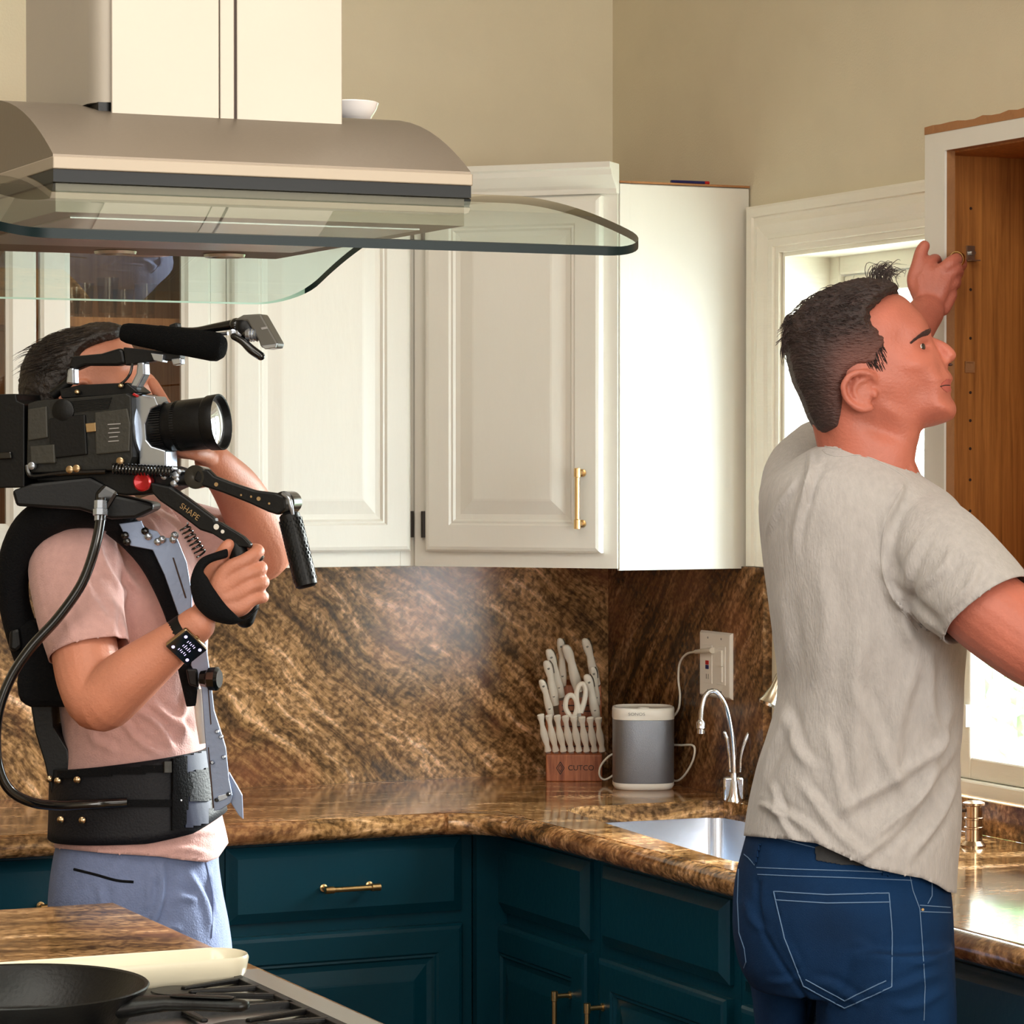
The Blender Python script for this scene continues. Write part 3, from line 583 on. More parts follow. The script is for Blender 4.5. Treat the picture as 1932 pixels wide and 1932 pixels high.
for s, t in ((.013, .0022), (.0075, .0016)):
    for sx, sz in ((1, 1), (1, -1), (-1, 1), (-1, -1)):
        p, q = kp(-.029 + sx * s * .62, -.0006, .028), kp(-.029, -.0006, .028 + sz * s); d = (q - p).normalized(); obox(bm, (p + q) / 2, d, FW, d.cross(FW), (q - p).length / 2, .0004, t * .35)
part('emblem', bm, 'print_dark', kb, label='dark nested diamond emblem')
def knife(top, base, wpx, dt, db, label, group, rivets=2, thin=.6, nm='knife'):
    T, B = at(*top, dt), at(*base, db); d = (B - T); L = d.length; d.normalize(); s = d.cross(FW).normalized(); r = wpx * pxm(dt) / 2 * 1.12
    if s.dot(RT) < 0: s = -s
    t = thing(nm, label, 'knife', B, group); bm = new(); rs = []
    for q, ww, off in ((((0, .5, -.1), (.01, .85, -.1), (.08, .9, -.05), (.18, .62, 0), (.3, .58, .05), (.5, .92, .1), (.68, .88, 0), (.84, .6, -.05), (.95, .8, 0), (1, .85, 0)) if nm == 'steak_knife' else ((0, .25, .25), (.02, .62, .2), (.08, .88, .1), (.2, .98, 0), (.38, .74, -.1), (.55, .9, 0), (.75, 1.05, 0), (.9, .95, 0), (1, .85, 0)))):
        c = T + d * q * L - s * off * r
        rs.append([c + s * math.cos(a) * ww * r + s.cross(d) * math.sin(a) * ww * r * thin for a in [2 * math.pi * i / 12 for i in range(12)]])
    rings(bm, rs); h = part('handle', bm, 'knife_white', t, smooth=60)
    for i in range(rivets):
        c = T + d * L * (.16 + .62 * i) - s.cross(d) * (r * thin * .86) * (1 if s.cross(d).dot(FW) > 0 else -1); bm = new(); lathe(bm, c, -FW, [(0, .0028), (.0008, .0022)], n=10); part('rivet', bm, 'rivet', h)
    if rivets:
        bm = new(); tube(bm, [T + s * r * .55 + d * .001, T + s * r * 1.0 + d * L * .12, T + s * r * .98 + d * L * .3], .0010, n=6); part('tang', bm, 'rivet', h)
    bm = new(); prism(bm, [B + s * r * .6, B - s * r * .6, B - s * r * .5 + d * .03, B + s * r * .3 + d * .035], FW * .0012); part('blade', bm, 'steel', t)
for i in range(8):
    x = 1019 + i * 15.6
    knife((x, 1348 + i * .9), (1034 + i * 14.6, 1417), 14, KD - .035, KD + .004, ['leftmost steak knife in the front row of the block', 'second steak knife from the left in the front row', 'third steak knife from the left in the front row', 'fourth steak knife from the left in the front row', 'fifth steak knife from the left, below the shears', 'sixth steak knife from the left in the front row', 'seventh steak knife from the left in the front row', 'rightmost steak knife in the front row of the block'][i], 'white steak knives in the front row', 0, nm='steak_knife')
for (tp, bs, wp, e, lb) in (((1022, 1282), (1040, 1350), 13, .02, 'short white-handled knife lowest at the left of the block'), ((1032, 1246), (1048, 1330), 16, .035, 'white-handled knife second lowest at the left of the block'), ((1036, 1224), (1059, 1315), 16, .05, 'white-handled knife partly hidden behind its left neighbours'), ((1058, 1204), (1062, 1293), 14, .07, 'upright white-handled knife at the top left of the block'), ((1068, 1216), (1092, 1305), 18, .06, 'thick white handle without rivets leaning at the top centre'), ((1104, 1204), (1126, 1292), 16, .07, 'white-handled knife standing highest at the right of the block'), ((1119, 1258), (1127, 1330), 12, .05, 'short white-handled knife behind the lower right knife'), ((1108, 1272), (1126, 1356), 16, .03, 'white-handled knife lowest at the right of the block')):
    knife(tp, bs, wp, KD + e - .035, KD + e, lb, 'large white-handled knives in the block', 0 if wp == 18 else 2)
ks = thing('kitchen_shears', 'white looped kitchen shears in the middle of the knife block', 'scissors', at(1090, 1360, KD + .02))
for P in (((1094, 1345), (1088, 1320), (1090, 1298), (1099, 1290), (1105, 1302), (1102, 1325), (1096, 1345)), ((1076, 1352), (1067, 1335), (1070, 1316), (1079, 1312), (1087, 1322), (1088, 1340), (1080, 1358))):
    bm = new(); tube(bm, [at(x, y, KD - .01) for x, y in P], .0056, n=10, k=4); part('finger_loop', bm, 'knife_white', ks, smooth=60)
bm = new(); prism(bm, [at(x, y, KD + .0) for x, y in ((1078, 1350), (1096, 1342), (1098, 1370), (1082, 1370))], FW * .004); part('blade', bm, 'steel', ks)
# ---------------------------------------------------------------- removed wall cabinet (open, unpainted inside)
RX = -.3; ry0 = onx(1745, 300, RX).y; ry1 = ry0 - .62; rz1 = onx(1745, 240, RX).z; rz0 = 1.372; t = .018
rc = thing('open_wall_cabinet', 'doorless wall cabinet with orange wood inside, being held at the right edge', 'cabinet', (-.15, (ry0 + ry1) / 2, rz0))
bm = new(); box(bm, RX + .019, -.024, ry0 - t, ry0, rz0, rz1); part('side_panel', bm, 'orange_wood', rc)
bm = new(); box(bm, RX + .019, -.024, ry1, ry1 + t, rz0, rz1); part('side_panel', bm, 'orange_wood', rc)
bm = new(); box(bm, RX + .019, -.024, ry1 + t, ry0 - t, rz1 - .045, rz1 - .03); part('top_panel', bm, 'orange_wood', rc)
bm = new(); box(bm, RX + .019, -.024, ry1 + t, ry0 - t, rz0 + .02, rz0 + .036); part('bottom_panel', bm, 'orange_wood', rc)
bm = new(); box(bm, -.036, -.024, ry1 + t, ry0 - t, rz0 + .036, rz1 - .045); part('back_panel', bm, 'orange_wood', rc)
zt = rz1 - .0125
bm = new(); sw = .058; y2 = ry1
box(bm, RX, RX + .004, ry0 - sw, ry0, rz0, zt); box(bm, RX, RX + .004, y2, y2 + sw, rz0, zt); box(bm, RX, RX + .004, y2 + sw, ry0 - sw, zt - .030, zt); box(bm, RX, RX + .004, y2 + sw, ry0 - sw, rz0, rz0 + .038)
part('face_frame', bm, 'cabinet_white', rc, label='white painted face frame')
bm = new(); box(bm, RX + .0041, RX + .019, ry0 - sw - .0005, ry0, rz0, rz1 - .001); box(bm, RX + .0041, RX + .019, y2, y2 + sw, rz0, rz1); box(bm, RX + .0041, RX + .019, y2 + sw, ry0 - sw, zt - .030, rz1 - .002); box(bm, RX + .0041, RX + .019, y2 + sw, ry0 - sw, rz0, rz0 + .0375)
part('frame_core', bm, 'raw_edge', rc, label='bare wood edge of the face frame')
bm = new(); n = 26; a = []; random.seed(3)
for i in range(n + 1):
    yy = ry0 - (ry0 - ry1) * i / n; a.append(Vector((RX - .001, yy, rz1 + random.uniform(-.0015, .0025))))
for i in range(n): prism(bm, [a[i], a[i + 1], Vector((RX - .001, a[i + 1].y, zt)), Vector((RX - .001, a[i].y, zt))], (.02, 0, 0))
part('top_strip', bm, 'raw_edge', rc, label='ragged unpainted strip along the top')
sy = ry0 - t - .0005
for z_ in (1.985, 1.905, 1.855, 1.777, 1.735, 1.69, 1.645, 1.6, 1.55, 1.50):
    bm = new(); lathe(bm, (RX + .075, sy + .0002, z_), (0, -1, 0), [(0, .0026), (.0006, .0024)], n=8); part('pin_hole', bm, 'print_dark', rc)
pc = onx(1832, 490, -.2); pz = at(1830, 492, 4.9)
bm = new(); zz = 1.862 + .04; xx = RX + .073; cyl(bm, (xx, sy, 1.913), (xx, sy - .012, 1.913), .004, n=10); box(bm, xx - .007, xx + .007, sy - .004, sy, 1.900, 1.925); box(bm, xx - .007, xx + .010, sy - .016, sy, 1.900, 1.902); part('shelf_pin', bm, 'steel', rc, label='steel shelf pin')
bm = new(); nested(bm, (xx - .009, sy, 1.722), UX, NY, .018, .018, [(0, 0), (0, .002), (.002, .002), (.003, .0006)]); part('pin_patch', bm, 'raw_edge', rc)
# ---------------------------------------------------------------- island, cooktop, pan, tray
IX = -1.563; IY0 = -1.455
il = thing('island_cabinet', 'teal island base under the cooktop counter', 'cabinet', (-2.2, -2.6, 0))
bm = new(); box(bm, -3.2, IX - .04, -3.7, IY0 - .04, .1, .874); box(bm, -3.2, IX - .1, -3.7, IY0 - .1, 0, .1); part('case', bm, 'teal_paint', il)
for y in (-2.0, -2.56, -3.12): door(il, (IX - .04, y + .5, .13), (0, -1, 0), (1, 0, 0), .5, .72, 'teal_paint')
bm = new(); box(bm, -3.3, IX, -3.8, IY0, ZT - .038, ZT); it = tag(obj('island_worktop', bm, 'granite_island', bevel=.006), 'brown granite island worktop in the foreground', 'worktop')
ck0 = onz(470, 1848, ZT + .004); 
ct = thing('cooktop', 'steel gas cooktop with black grates at the bottom left', 'cooktop', (-2.05, -2.5, ZT))
cy1 = -2.165; cx1 = -1.588
bm = new(); nested(bm, (0, 0, 0), (1, 0, 0), (0, 0, 1), 1, 1, [(0, 0)] * 2) if False else box(bm, cx1 - .9, cx1, cy1 - .55, cy1, ZT + .0005, ZT + .010); part('pan_top', bm, 'steel', ct, bevel=.004)
bm = new(); box(bm, cx1 - .875, cx1 - .03, cy1 - .52, cy1 - .025, ZT + .010, ZT + .012); part('well', bm, 'steel', ct)
bcs = [(cx1 - .16, cy1 - .15), (cx1 - .16, cy1 - .40), (cx1 - .45, cy1 - .28), (cx1 - .73, cy1 - .15), (cx1 - .73, cy1 - .4)]
for bx, by in bcs:
    bm = new(); lathe(bm, (bx, by, ZT + .012), (0, 0, 1), [(0, .05), (.002, .045), (.003, .034), (.005, .033), (.0058, .001)], n=28); part('burner', bm, 'grate_iron', ct, smooth=True)
def bar(bm, p, q, w=.006, h=.006):
    p = Vector(p); q = Vector(q); d = (q - p).normalized(); L = (q - p).length / 2; obox(bm, (p + q) / 2, d, d.cross(UP), UP, L, w, h)
zg = ZT + .014
for gx, gw in ((cx1 - .335, .27), (cx1 - .62, .275), (cx1 - .89, .265)):
    bm = new(); y0, y1 = cy1 - .515, cy1 - .075; x0, x1 = gx, gx + gw
    for a, b in (((x0, y0, zg), (x1, y0, zg)), ((x0, y1, zg), (x1, y1, zg)), ((x0, y0, zg), (x0, y1, zg)), ((x1, y0, zg), (x1, y1, zg)), ((x0, (y0 + y1) / 2, zg), (x1, (y0 + y1) / 2, zg))): bar(bm, a, b)
    for x in (x0, x1):
        for y in (y0, (y0 + y1) / 2, y1): box(bm, x - .006, x + .006, y - .006, y + .006, ZT + .0122, zg)
    gr_ = part('grate', bm, 'grate_iron', ct, bevel=.003)
    xm = (x0 + x1) / 2
    for ymid in ((y0 + y1) / 2 - .118, (y0 + y1) / 2 + .118):
        for dx, dy in ((1, 0), (-1, 0), (0, 1), (0, -1), (1, .55), (1, -.55), (-1, .55), (-1, -.55)):
            ex = xm + dx * gw / 2; ey = ymid + dy * .118
            sx = xm + dx * .045; sy_ = ymid + dy * .045
            bm = new(); p = Vector((ex, ey, zg)); q = Vector((sx, sy_, zg + .004)); d = (q - p).normalized(); sd = d.cross(UP)
            rings(bm, [[p + sd * .006 - UP * .0005, p + sd * .006 + UP * .0065, p - sd * .006 + UP * .0065, p - sd * .006 - UP * .0005], [q + sd * .0045 - UP * .002, q + sd * .0045 + UP * .003, q - sd * .0045 + UP * .003, q - sd * .0045 - UP * .002]])
            part('grate_finger', bm, 'grate_iron', gr_, bevel=.002)
# skillet
zr = zg + .0075; RIM = zr + .052
pr = onz(30, 1861, RIM); pr.z = zr
sk_ = thing('skillet', 'black cast iron skillet on the cooktop grate', 'pan', pr)
bm = new(); R = .150
lathe(bm, pr, (0, 0, 1), [(0, R * .76), (.004, R * .80), (.048, R * .985), (.052, R * 1.0), (.0535, R * .99), (.052, R * .965), (.046, R * .95), (.010, R * .79), (.006, R * .75), (.006, .001)], n=72); part('bowl', bm, 'cast_iron', sk_, smooth=True)
hd = Vector((pr.x, pr.y, zr + .043)); hdir = (at(480, 1852, 3.33) - Vector((pr.x, pr.y, at(480, 1852, 3.33).z))); hdir.z = 0; hdir.normalize(); sdr = hdir.cross(UP)
def hr(a, wd, z0, z1): c = hd + hdir * a; return [c + sdr * wd * math.cos(t) + UP * ((z1 + z0) / 2 + (z1 - z0) / 2 * math.sin(t)) for t in [2 * math.pi * i / 16 for i in range(16)]]
bm = new(); rings(bm, [hr(.135, .030, -.02, .006), hr(.160, .020, -.014, .007), hr(.185, .0125, -.009, .008), (hr(.22, .012, -.007, .008)), hr(.262, .0135, -.006, .009), hr(.275, .011, -.005, .008), hr(.281, .006, -.002, .006)]); part('handle', bm, 'cast_iron', sk_, smooth=70)
bm = new(); rings(bm, [hr(.19, .006, .0075, .0095), hr(.20, .008, .0072, .0105), hr(.255, .009, .008, .0115), hr(.265, .006, .009, .0105)]); part('handle_ridge', bm, 'cast_iron', sk_, smooth=70)
# tray
tz = ZT + .0005; e1 = onz(440, 1792, tz + .038); tl = Vector((-3.1, e1.y - .005, tz))
ty = e1.y - .045; tx = e1.x - .036
tr_ = thing('serving_tray', 'long cream ceramic tray with rounded end lying across the island worktop', 'tray', (tx - .4, ty, tz))
def cap(rx, z, h, back=.72, n=12):
    out = [Vector((tx - back, ty - h, z)), ]
    for i in range(n + 1):
        a = -math.pi / 2 + math.pi * i / n; out.append(Vector((tx + rx * math.cos(a), ty + h * math.sin(a), z)))
    out.append(Vector((tx - back, ty + h, z))); return out
bm = new(); rings(bm, [cap(.012, tz, .025), cap(.022, tz + .004, .034), cap(.034, tz + .02, .044), cap(.038, tz + .039, .047), cap(.036, tz + .043, .045), cap(.032, tz + .041, .040, .714), cap(.026, tz + .022, .032, .708), cap(.02, tz + .012, .026, .70)]); part('dish', bm, 'cream_ceramic', tr_, smooth=50)
bm = new(); q = onz(312, 1846, ZT); lathe(bm, (q.x, q.y - .01, ZT + .0005), (0, 0, 1), [(0, .022), (.004, .024), (.014, .026), (.016, .024), (.012, .020), (.01, .001)], n=24); tag(obj('pinch_bowl', bm, 'white_ceramic', smooth=True), 'tiny white dish between the skillet handle and the cream tray', 'bowl')
# ---------------------------------------------------------------- range hood
hx1 = -1.704; yf = -3.518; yc_ = -3.07; yb = 2 * yc_ - yf; hx0 = ony(-30, 455, yf).x; hcx = (hx0 + hx1) / 2
hdn = thing('range_hood', 'stainless island range hood with arched glass canopy hanging over the cooktop', 'range hood', (hcx, yc_, 1.8))
def zarc(y, h=.078, z0=1.757): return z0 + h * (1 - ((y - yc_) / (yc_ - yf)) ** 2)
def plan(y):        # half extents in x as the corners round off
    t = abs(y - yc_) / (yc_ - yf); q = max(0, (t - .86) / .14); return (1 - math.sqrt(max(0, 1 - q * q))) * .055
bm = new(); ny = 56; top = []; 
ys = [yf + (yb - yf) * (.5 - .5 * math.cos(math.pi * i / ny)) for i in range(ny + 1)]
rs = []
for y in ys:
    dx = plan(y); z = zarc(y)
    th_ = .0075 - .0055 * max(0, min(1, (y - (yb - .05)) / .05))
    rs.append([Vector((hx0 + dx, y, z)), Vector((hx1 - dx, y, z)), Vector((hx1 - dx, y, z + th_)), Vector((hx0 + dx, y, z + th_))])
rings(bm, rs); gc = part('glass_canopy', bm, 'hood_glass', hdn, smooth=30, label='arched clear greenish glass canopy')
gc.data.materials.append(MATS['glass_edge']); gc.data.materials.append(MATS['glass_edge_light'])
for p in gc.data.polygons:
    if p.center[1] < yf + .002 or abs(p.normal.x) > .5 or (abs(p.normal.y) > .75): p.material_index = 1 if p.center[1] < yb - .03 else 2
# body
bx0 = ony(100, 380, -3.30).x; bx1 = ony(888, 385, -3.30).x; by0, by1 = -3.30, -2.79; ymid = (by0 + by1) / 2
def zb(y): q = abs((y - ymid) / (by1 - ymid)); return 1.845 + .070 * (1 - q ** 2.3)
bm = new(); rs = []
for i in range(29):
    y = by0 + (by1 - by0) * (.5 - .5 * math.cos(math.pi * i / 28)); zl = 1.8435
    rs.append([Vector((bx0, y, zl)), Vector((bx1, y, zl)), Vector((bx1, y, zb(y) + .0016)), Vector((bx0, y, zb(y) + .0016))])
rings(bm, rs); part('body', bm, 'hood_steel', hdn, smooth=30, label='arched brushed steel hood body')
bm = new(); box(bm, bx0 - .001, bx1 + .001, by0 - .003, by1 + .003, 1.8335, 1.8445); part('lip', bm, 'lip_steel', hdn, bevel=.001, label='bright steel lip')
bm = new(); box(bm, bx0, bx1, by0 - .001, by1 + .001, 1.8225, 1.8334); part('control_strip', bm, 'dark_strip', hdn, label='dark control strip')
bm = new(); box(bm, bx0 + .004, bx1 - .004, by0 + .006, by1, 1.797, 1.822); bs = part('underside', bm, 'hood_steel', hdn)
bm = new(); box(bm, bx0 + .03, bx1 - .03, by0 + .05, by1 - .12, 1.7955, 1.7968); part('filter', bm, 'steel', bs)
for x in (bx0 + (bx1 - bx0) * .50, bx0 + (bx1 - bx0) * .80):
    bm = new(); lathe(bm, (x, by1 - .05, 1.7965), (0, 0, -1), [(0, .022), (.003, .021), (.003, .016), (.001, .014)], n=24); part('lamp', bm, 'steel', bs, smooth=True)
# chimney
c0x = ony(178, 200, -3.185).x; c1x = ony(652, 200, -3.185).x; cyf, cyb = -3.185, -2.935
bm = new(); rr = .024; P = []
for sx, sy_, a0 in ((c0x + rr, cyf + rr, 180), (c1x - rr, cyf + rr, 270), (c1x - rr, cyb - rr, 0), (c0x + rr, cyb - rr, 90)):
    for i in range(6): a = math.radians(a0 + 18 * i); P.append(Vector((sx + rr * math.cos(a), sy_ + rr * math.sin(a), 1.908)))
prism(bm, P, (0, 0, ZC - 1.908)); part('chimney', bm, 'chimney_steel', hdn, smooth=30, label='pale steel chimney cover')
f0 = ony(210, 200, cyf - .002).x; fs1 = ony(414, 200, cyf - .002).x; fs2 = ony(445, 200, cyf - .002).x; f1 = ony(645, 200, cyf - .002).x
for a, b, z in ((f0, fs1 - .0005, 1.8925), (fs1 + .0002, fs2 - .0018, 1.8905), (fs2 + .0006, f1, 1.8885)):
    bm = new(); box(bm, a, b, cyf - .0032, cyf - .0003, z, ZC); part('front_plate', bm, 'chimney_steel', hdn, bevel=.0008)
bm = new(); box(bm, fs2 - .002, fs2 + .0006, cyf - .0016, cyf - .0003, 1.8925, ZC); part('seam', bm, 'print_dark', hdn)
bm = new(); box(bm, c0x + .005, c1x - .005, cyf + .004, cyb, 1.893, 1.908); part('collar', bm, 'black_plastic', hdn)
bq = ony(684, 274, -3.03)
bm = new(); lathe(bm, (bq.x - .012, bq.y, zb(-3.03) + .002), (0, 0, 1), [(0, .016), (.002, .016), (.003, .012), (.006, .020), (.014, .025), (.021, .0275), (.022, .026), (.014, .022), (.008, .001)], n=36); tag(obj('small_bowl', bm, 'white_ceramic', smooth=True), 'small white bowl on top of the range hood beside the chimney', 'bowl')
# ================================================================== FIGURE TOOLS
from mathutils.bvhtree import BVHTree
def fuse(name, bm, voxel, m, parent, smooth=6, sf=.5, label=None, post=None):
    me = bpy.data.meshes.new('tmp'); bmesh.ops.recalc_face_normals(bm, faces=bm.faces); bm.to_mesh(me); bm.free(); o = bpy.data.objects.new('tmp', me); COL.objects.link(o)
    r = o.modifiers.new('r', 'REMESH'); r.mode = 'VOXEL'; r.voxel_size = voxel; r.adaptivity = 0
    s = o.modifiers.new('s', 'SMOOTH'); s.factor = sf; s.iterations = smooth
    dg = bpy.context.evaluated_depsgraph_get(); m2 = bpy.data.meshes.new_from_object(o.evaluated_get(dg)); bpy.data.objects.remove(o); bpy.data.meshes.remove(me)
    m2.name = name
    if post: post(m2)
    m2.materials.clear(); m2.materials.append(MATS[m]); m2.polygons.foreach_set('use_smooth', [True] * len(m2.polygons))
    o = bpy.data.objects.new(name, m2); COL.objects.link(o); o.parent = parent
    if parent is not None and parent.type == 'EMPTY': o.matrix_parent_inverse = Matrix.Translation(-Vector(parent.location))
    if label: o['label'] = label
    return o
CFn, CUn, RTn, FWn, CPn = (np.array(v) for v in (CF, CU, RT, FW, CAMP))
def topx(co):
    d = co - CPn; z = d @ CFn
    return 966 + FPX * (d @ RTn) / z, 966 - FPX * (d @ CUn) / z, d @ FWn
def coords(me):
    a = np.empty(len(me.vertices) * 3); me.vertices.foreach_get('co', a); return a.reshape(-1, 3)
def normals(me):
    a = np.empty(len(me.vertices) * 3); me.vertices.foreach_get('normal', a); return a.reshape(-1, 3)
def setco(me, c): me.vertices.foreach_set('co', c.ravel()); me.update()
def segd(px, py, P, closed=True):
    P = np.array(P, float); Q = np.roll(P, -1, 0) if closed else P[1:]; P = P if closed else P[:-1]; best = np.full(px.shape, 1e9)
    for (ax, ay), (bx, by) in zip(P, Q):
        dx, dy = bx - ax, by - ay; t = np.clip(((px - ax) * dx + (py - ay) * dy) / (dx * dx + dy * dy + 1e-9), 0, 1)
        best = np.minimum(best, np.hypot(px - ax - t * dx, py - ay - t * dy))
    return best
def inside(px, py, P):
    r = np.zeros(px.shape, bool); n = len(P)
    for i in range(n):
        (ax, ay), (bx, by) = P[i], P[(i + 1) % n]
        c = ((ay > py) != (by > py)) & (px < (bx - ax) * (py - ay) / ((by - ay) + 1e-12) + ax); r ^= c
    return r
def smoothpoly(P, k=4): return [(c[0], c[1]) for c in catmull([(x, y, 0) for x, y in list(P) + [P[0]]], k)[:-1]]
def sstep(a, b, x): t = np.clip((x - a) / (b - a), 0, 1); return t * t * (3 - 2 * t)
def inflate(bm, poly, D, wfun, step=2.0, slope=0.0):
    # solid whose side outline is poly (pixels at depth D) and whose half thickness is wfun(x, y, distance to the outline in px)
    P = smoothpoly(poly); xs = [p[0] for p in P]; ys = [p[1] for p in P]; x0, y0 = min(xs) - 1, min(ys) - 1
    nx, ny = int((max(xs) - x0) / step) + 3, int((max(ys) - y0) / step) + 3
    X, Y = np.meshgrid(x0 + np.arange(nx) * step, y0 + np.arange(ny) * step); d = segd(X, Y, P); ins = inside(X, Y, P)
    Wd = np.where(ins, wfun(X, Y, d), 0); vf, vb = {}, {}
    xc = sum(xs) / len(xs)
    for j in range(ny):
        for i in range(nx):
            if ins[j, i]:
                c = at(X[j, i], Y[j, i], D); w_ = float(max(Wd[j, i], .0008)); o = (X[j, i] - xc) * pxm(D) * slope
                vf[(i, j)] = bm.verts.new(c + FW * (o - w_)); vb[(i, j)] = bm.verts.new(c + FW * (o + w_))
    def ok(i, j): return all(q in vf for q in ((i, j), (i + 1, j), (i + 1, j + 1), (i, j + 1)))
    for j in range(ny):
        for i in range(nx):
            if not ok(i, j): continue
            q = ((i, j), (i + 1, j), (i + 1, j + 1), (i, j + 1)); bm.faces.new([vf[k] for k in q]); bm.faces.new([vb[k] for k in q[::-1]])
            for (a, b), nb in (((q[0], q[1]), (i, j - 1)), ((q[1], q[2]), (i + 1, j)), ((q[2], q[3]), (i, j + 1)), ((q[3], q[0]), (i - 1, j))):
                if not ok(*nb): bm.faces.new((vf[a], vf[b], vb[b], vb[a]))
def rowinterp(rows, k=4): return catmull(rows, k)
def rowloft(bm, rows, n=40, e=2.3, k=4, skew=0.0, grow=0.0):      # rows: (y, xl, xr, D, half depth)
    rs = []
    for y, xl, xr, D, hd in rowinterp(rows, k):
        c = at((xl + xr) / 2, y, D); a = (xr - xl) / 2 * pxm(D) + grow; hd = hd + grow; r = []
        for i in range(n):
            t = 2 * math.pi * i / n; cs, sn_ = math.cos(t), math.sin(t); q = (abs(cs) ** e + abs(sn_) ** e) ** (-1 / e)
            r.append(c + RT * (cs * q * a) + FW * (sn_ * q * hd + skew * cs * q * a))
        rs.append(r)
    rings(bm, rs)
def limb(bm, pts, n=14, k=5, flat=1, fdir=None):      # pts: (px, py, D, r metres)
    tube(bm, [at(x, y, D) for x, y, D, r in pts], [p[3] for p in pts], n=n, k=k, round_ends=True, flat=flat, fdir=fdir)
def folds(me, F, noise_amp=.0012, nscale=9, near=True, ends=.25):
    co = coords(me); no = normals(me); px, py, D = topx(co); disp = np.zeros(len(co))
    for x0, y0, x1, y1, wd, amp in F:
        dx, dy = x1 - x0, y1 - y0; L2 = dx * dx + dy * dy; L = math.sqrt(L2)
        t = ((px - x0) * dx + (py - y0) * dy) / L2; off = ((px - x0) * dy - (py - y0) * dx) / L + wd * .7 * np.sin(t * 5 + x0)
        q = np.clip(t, 0, 1); fade = sstep(-.1, ends, t) * (1 - sstep(1 - ends, 1.1, t))
        disp += amp * fade * (np.exp(-(off / wd) ** 2) - .55 * np.exp(-((off - 1.6 * wd) / wd) ** 2))
    if near: disp *= np.clip(-(no @ FWn) * 1.6 + .35, 0, 1)
    nz = np.array([noise.noise(Vector(c * nscale)) for c in co[::1]]) if len(co) < 90000 else np.sin(co @ np.array([31., 17, 23])) * np.sin(co @ np.array([-13., 29, 11]))
    co = co + no * (disp + nz * noise_amp)[:, None]; setco(me, co)
def bvh(o): 
    me = o.data; c = coords(me); return BVHTree.FromPolygons([Vector(x) for x in c], [tuple(p.vertices) for p in me.polygons])
def hit(tree, px, py, lift=.001):
    r = ray(px, py).normalized(); h = tree.ray_cast(CAMP, r)
    if h[0] is None: return None
    nn = h[1] if h[1].dot(r) < 0 else -h[1]
    return h[0] + nn * lift
def surfline(bm, tree, pts, r, lift=.0008, k=6, n=6):
    C = catmull([(x, y, 0) for x, y in pts], k); P = [hit(tree, c[0], c[1], lift) for c in C]; P = [p for p in P if p is not None]
    if len(P) > 2: tube(bm, P, r, n=n, k=1)
def surfpatch(bm, tree, poly, th=.003, step=5, lift=.001):      # patch lying on a surface, outline in pixels
    xs = [p[0] for p in poly]; ys = [p[1] for p in poly]; V = {}; nx = int((max(xs) - min(xs)) / step) + 2; ny = int((max(ys) - min(ys)) / step) + 2
    X, Y = np.meshgrid(min(xs) + np.arange(nx) * step, min(ys) + np.arange(ny) * step); ins = inside(X, Y, poly)
    for j in range(ny):
        for i in range(nx):
            if ins[j, i]:
                a = hit(tree, X[j, i], Y[j, i], lift); b = hit(tree, X[j, i], Y[j, i], lift + th)
                if a is not None: V[(i, j)] = (bm.verts.new(a), bm.verts.new(b))
    def ok(i, j): return all(q in V for q in ((i, j), (i + 1, j), (i + 1, j + 1), (i, j + 1)))
    for (i, j) in list(V):
        if not ok(i, j): continue
        q = ((i, j), (i + 1, j), (i + 1, j + 1), (i, j + 1)); bm.faces.new([V[k][1] for k in q]); bm.faces.new([V[k][0] for k in q[::-1]])
        for (a, b), nb in (((q[0], q[1]), (i, j - 1)), ((q[1], q[2]), (i + 1, j)), ((q[2], q[3]), (i, j + 1)), ((q[3], q[0]), (i - 1, j))):
            if not ok(*nb): bm.faces.new((V[a][0], V[b][0], V[b][1], V[a][1]))
    for v in list(bm.verts):
        if not v.link_faces: bm.verts.remove(v)
def cut(me, keepfn):        # delete the faces whose centre fails keepfn(px, py, D)
    co = coords(me); px, py, D = topx(co); ok = keepfn(px, py, D); b = bmesh.new(); b.from_mesh(me); b.verts.ensure_lookup_table()
    bmesh.ops.delete(b, geom=[v for v in b.verts if not ok[v.index]], context='VERTS'); b.to_mesh(me); b.free()
def cutf(me, f, dirs, vox):      # f > 0 is removed; vertices near f = 0 slide along dirs (f grows by 1 per metre along dirs)
    co = coords(me); v = f(co); dv = dirs(co) if callable(dirs) else np.tile(np.array(dirs, float), (len(co), 1))
    near = np.abs(v) < vox * .45; co[near] -= dv[near] * v[near][:, None]; setco(me, co)
    v = f(co); b = bmesh.new(); b.from_mesh(me); b.verts.ensure_lookup_table()
    bmesh.ops.delete(b, geom=[x for x in b.verts if v[x.index] > 1e-4], context='VERTS')
    bd = [x.index for x in b.verts if any(len(e.link_faces) < 2 for e in x.link_edges)]; b.verts.index_update(); bd = [x.index for x in b.verts if any(len(e.link_faces) < 2 for e in x.link_edges)]
    b.to_mesh(me); b.free(); co = coords(me); m_ = np.zeros(len(co), bool); m_[bd] = True
    for it in range(2):
        v = f(co); dv = dirs(co) if callable(dirs) else np.tile(np.array(dirs, float), (len(co), 1)); k = m_ & (np.abs(v) < vox * 2.2); co[k] -= dv[k] * v[k][:, None]
    setco(me, co)
def hemf(H, extra=None):
    def f(co):
        px, py, D = topx(co); r = (py - np.interp(px, *H)) * D / FPX
        return r if extra is None else np.where(extra(px, py, D), r, -1)
    return f
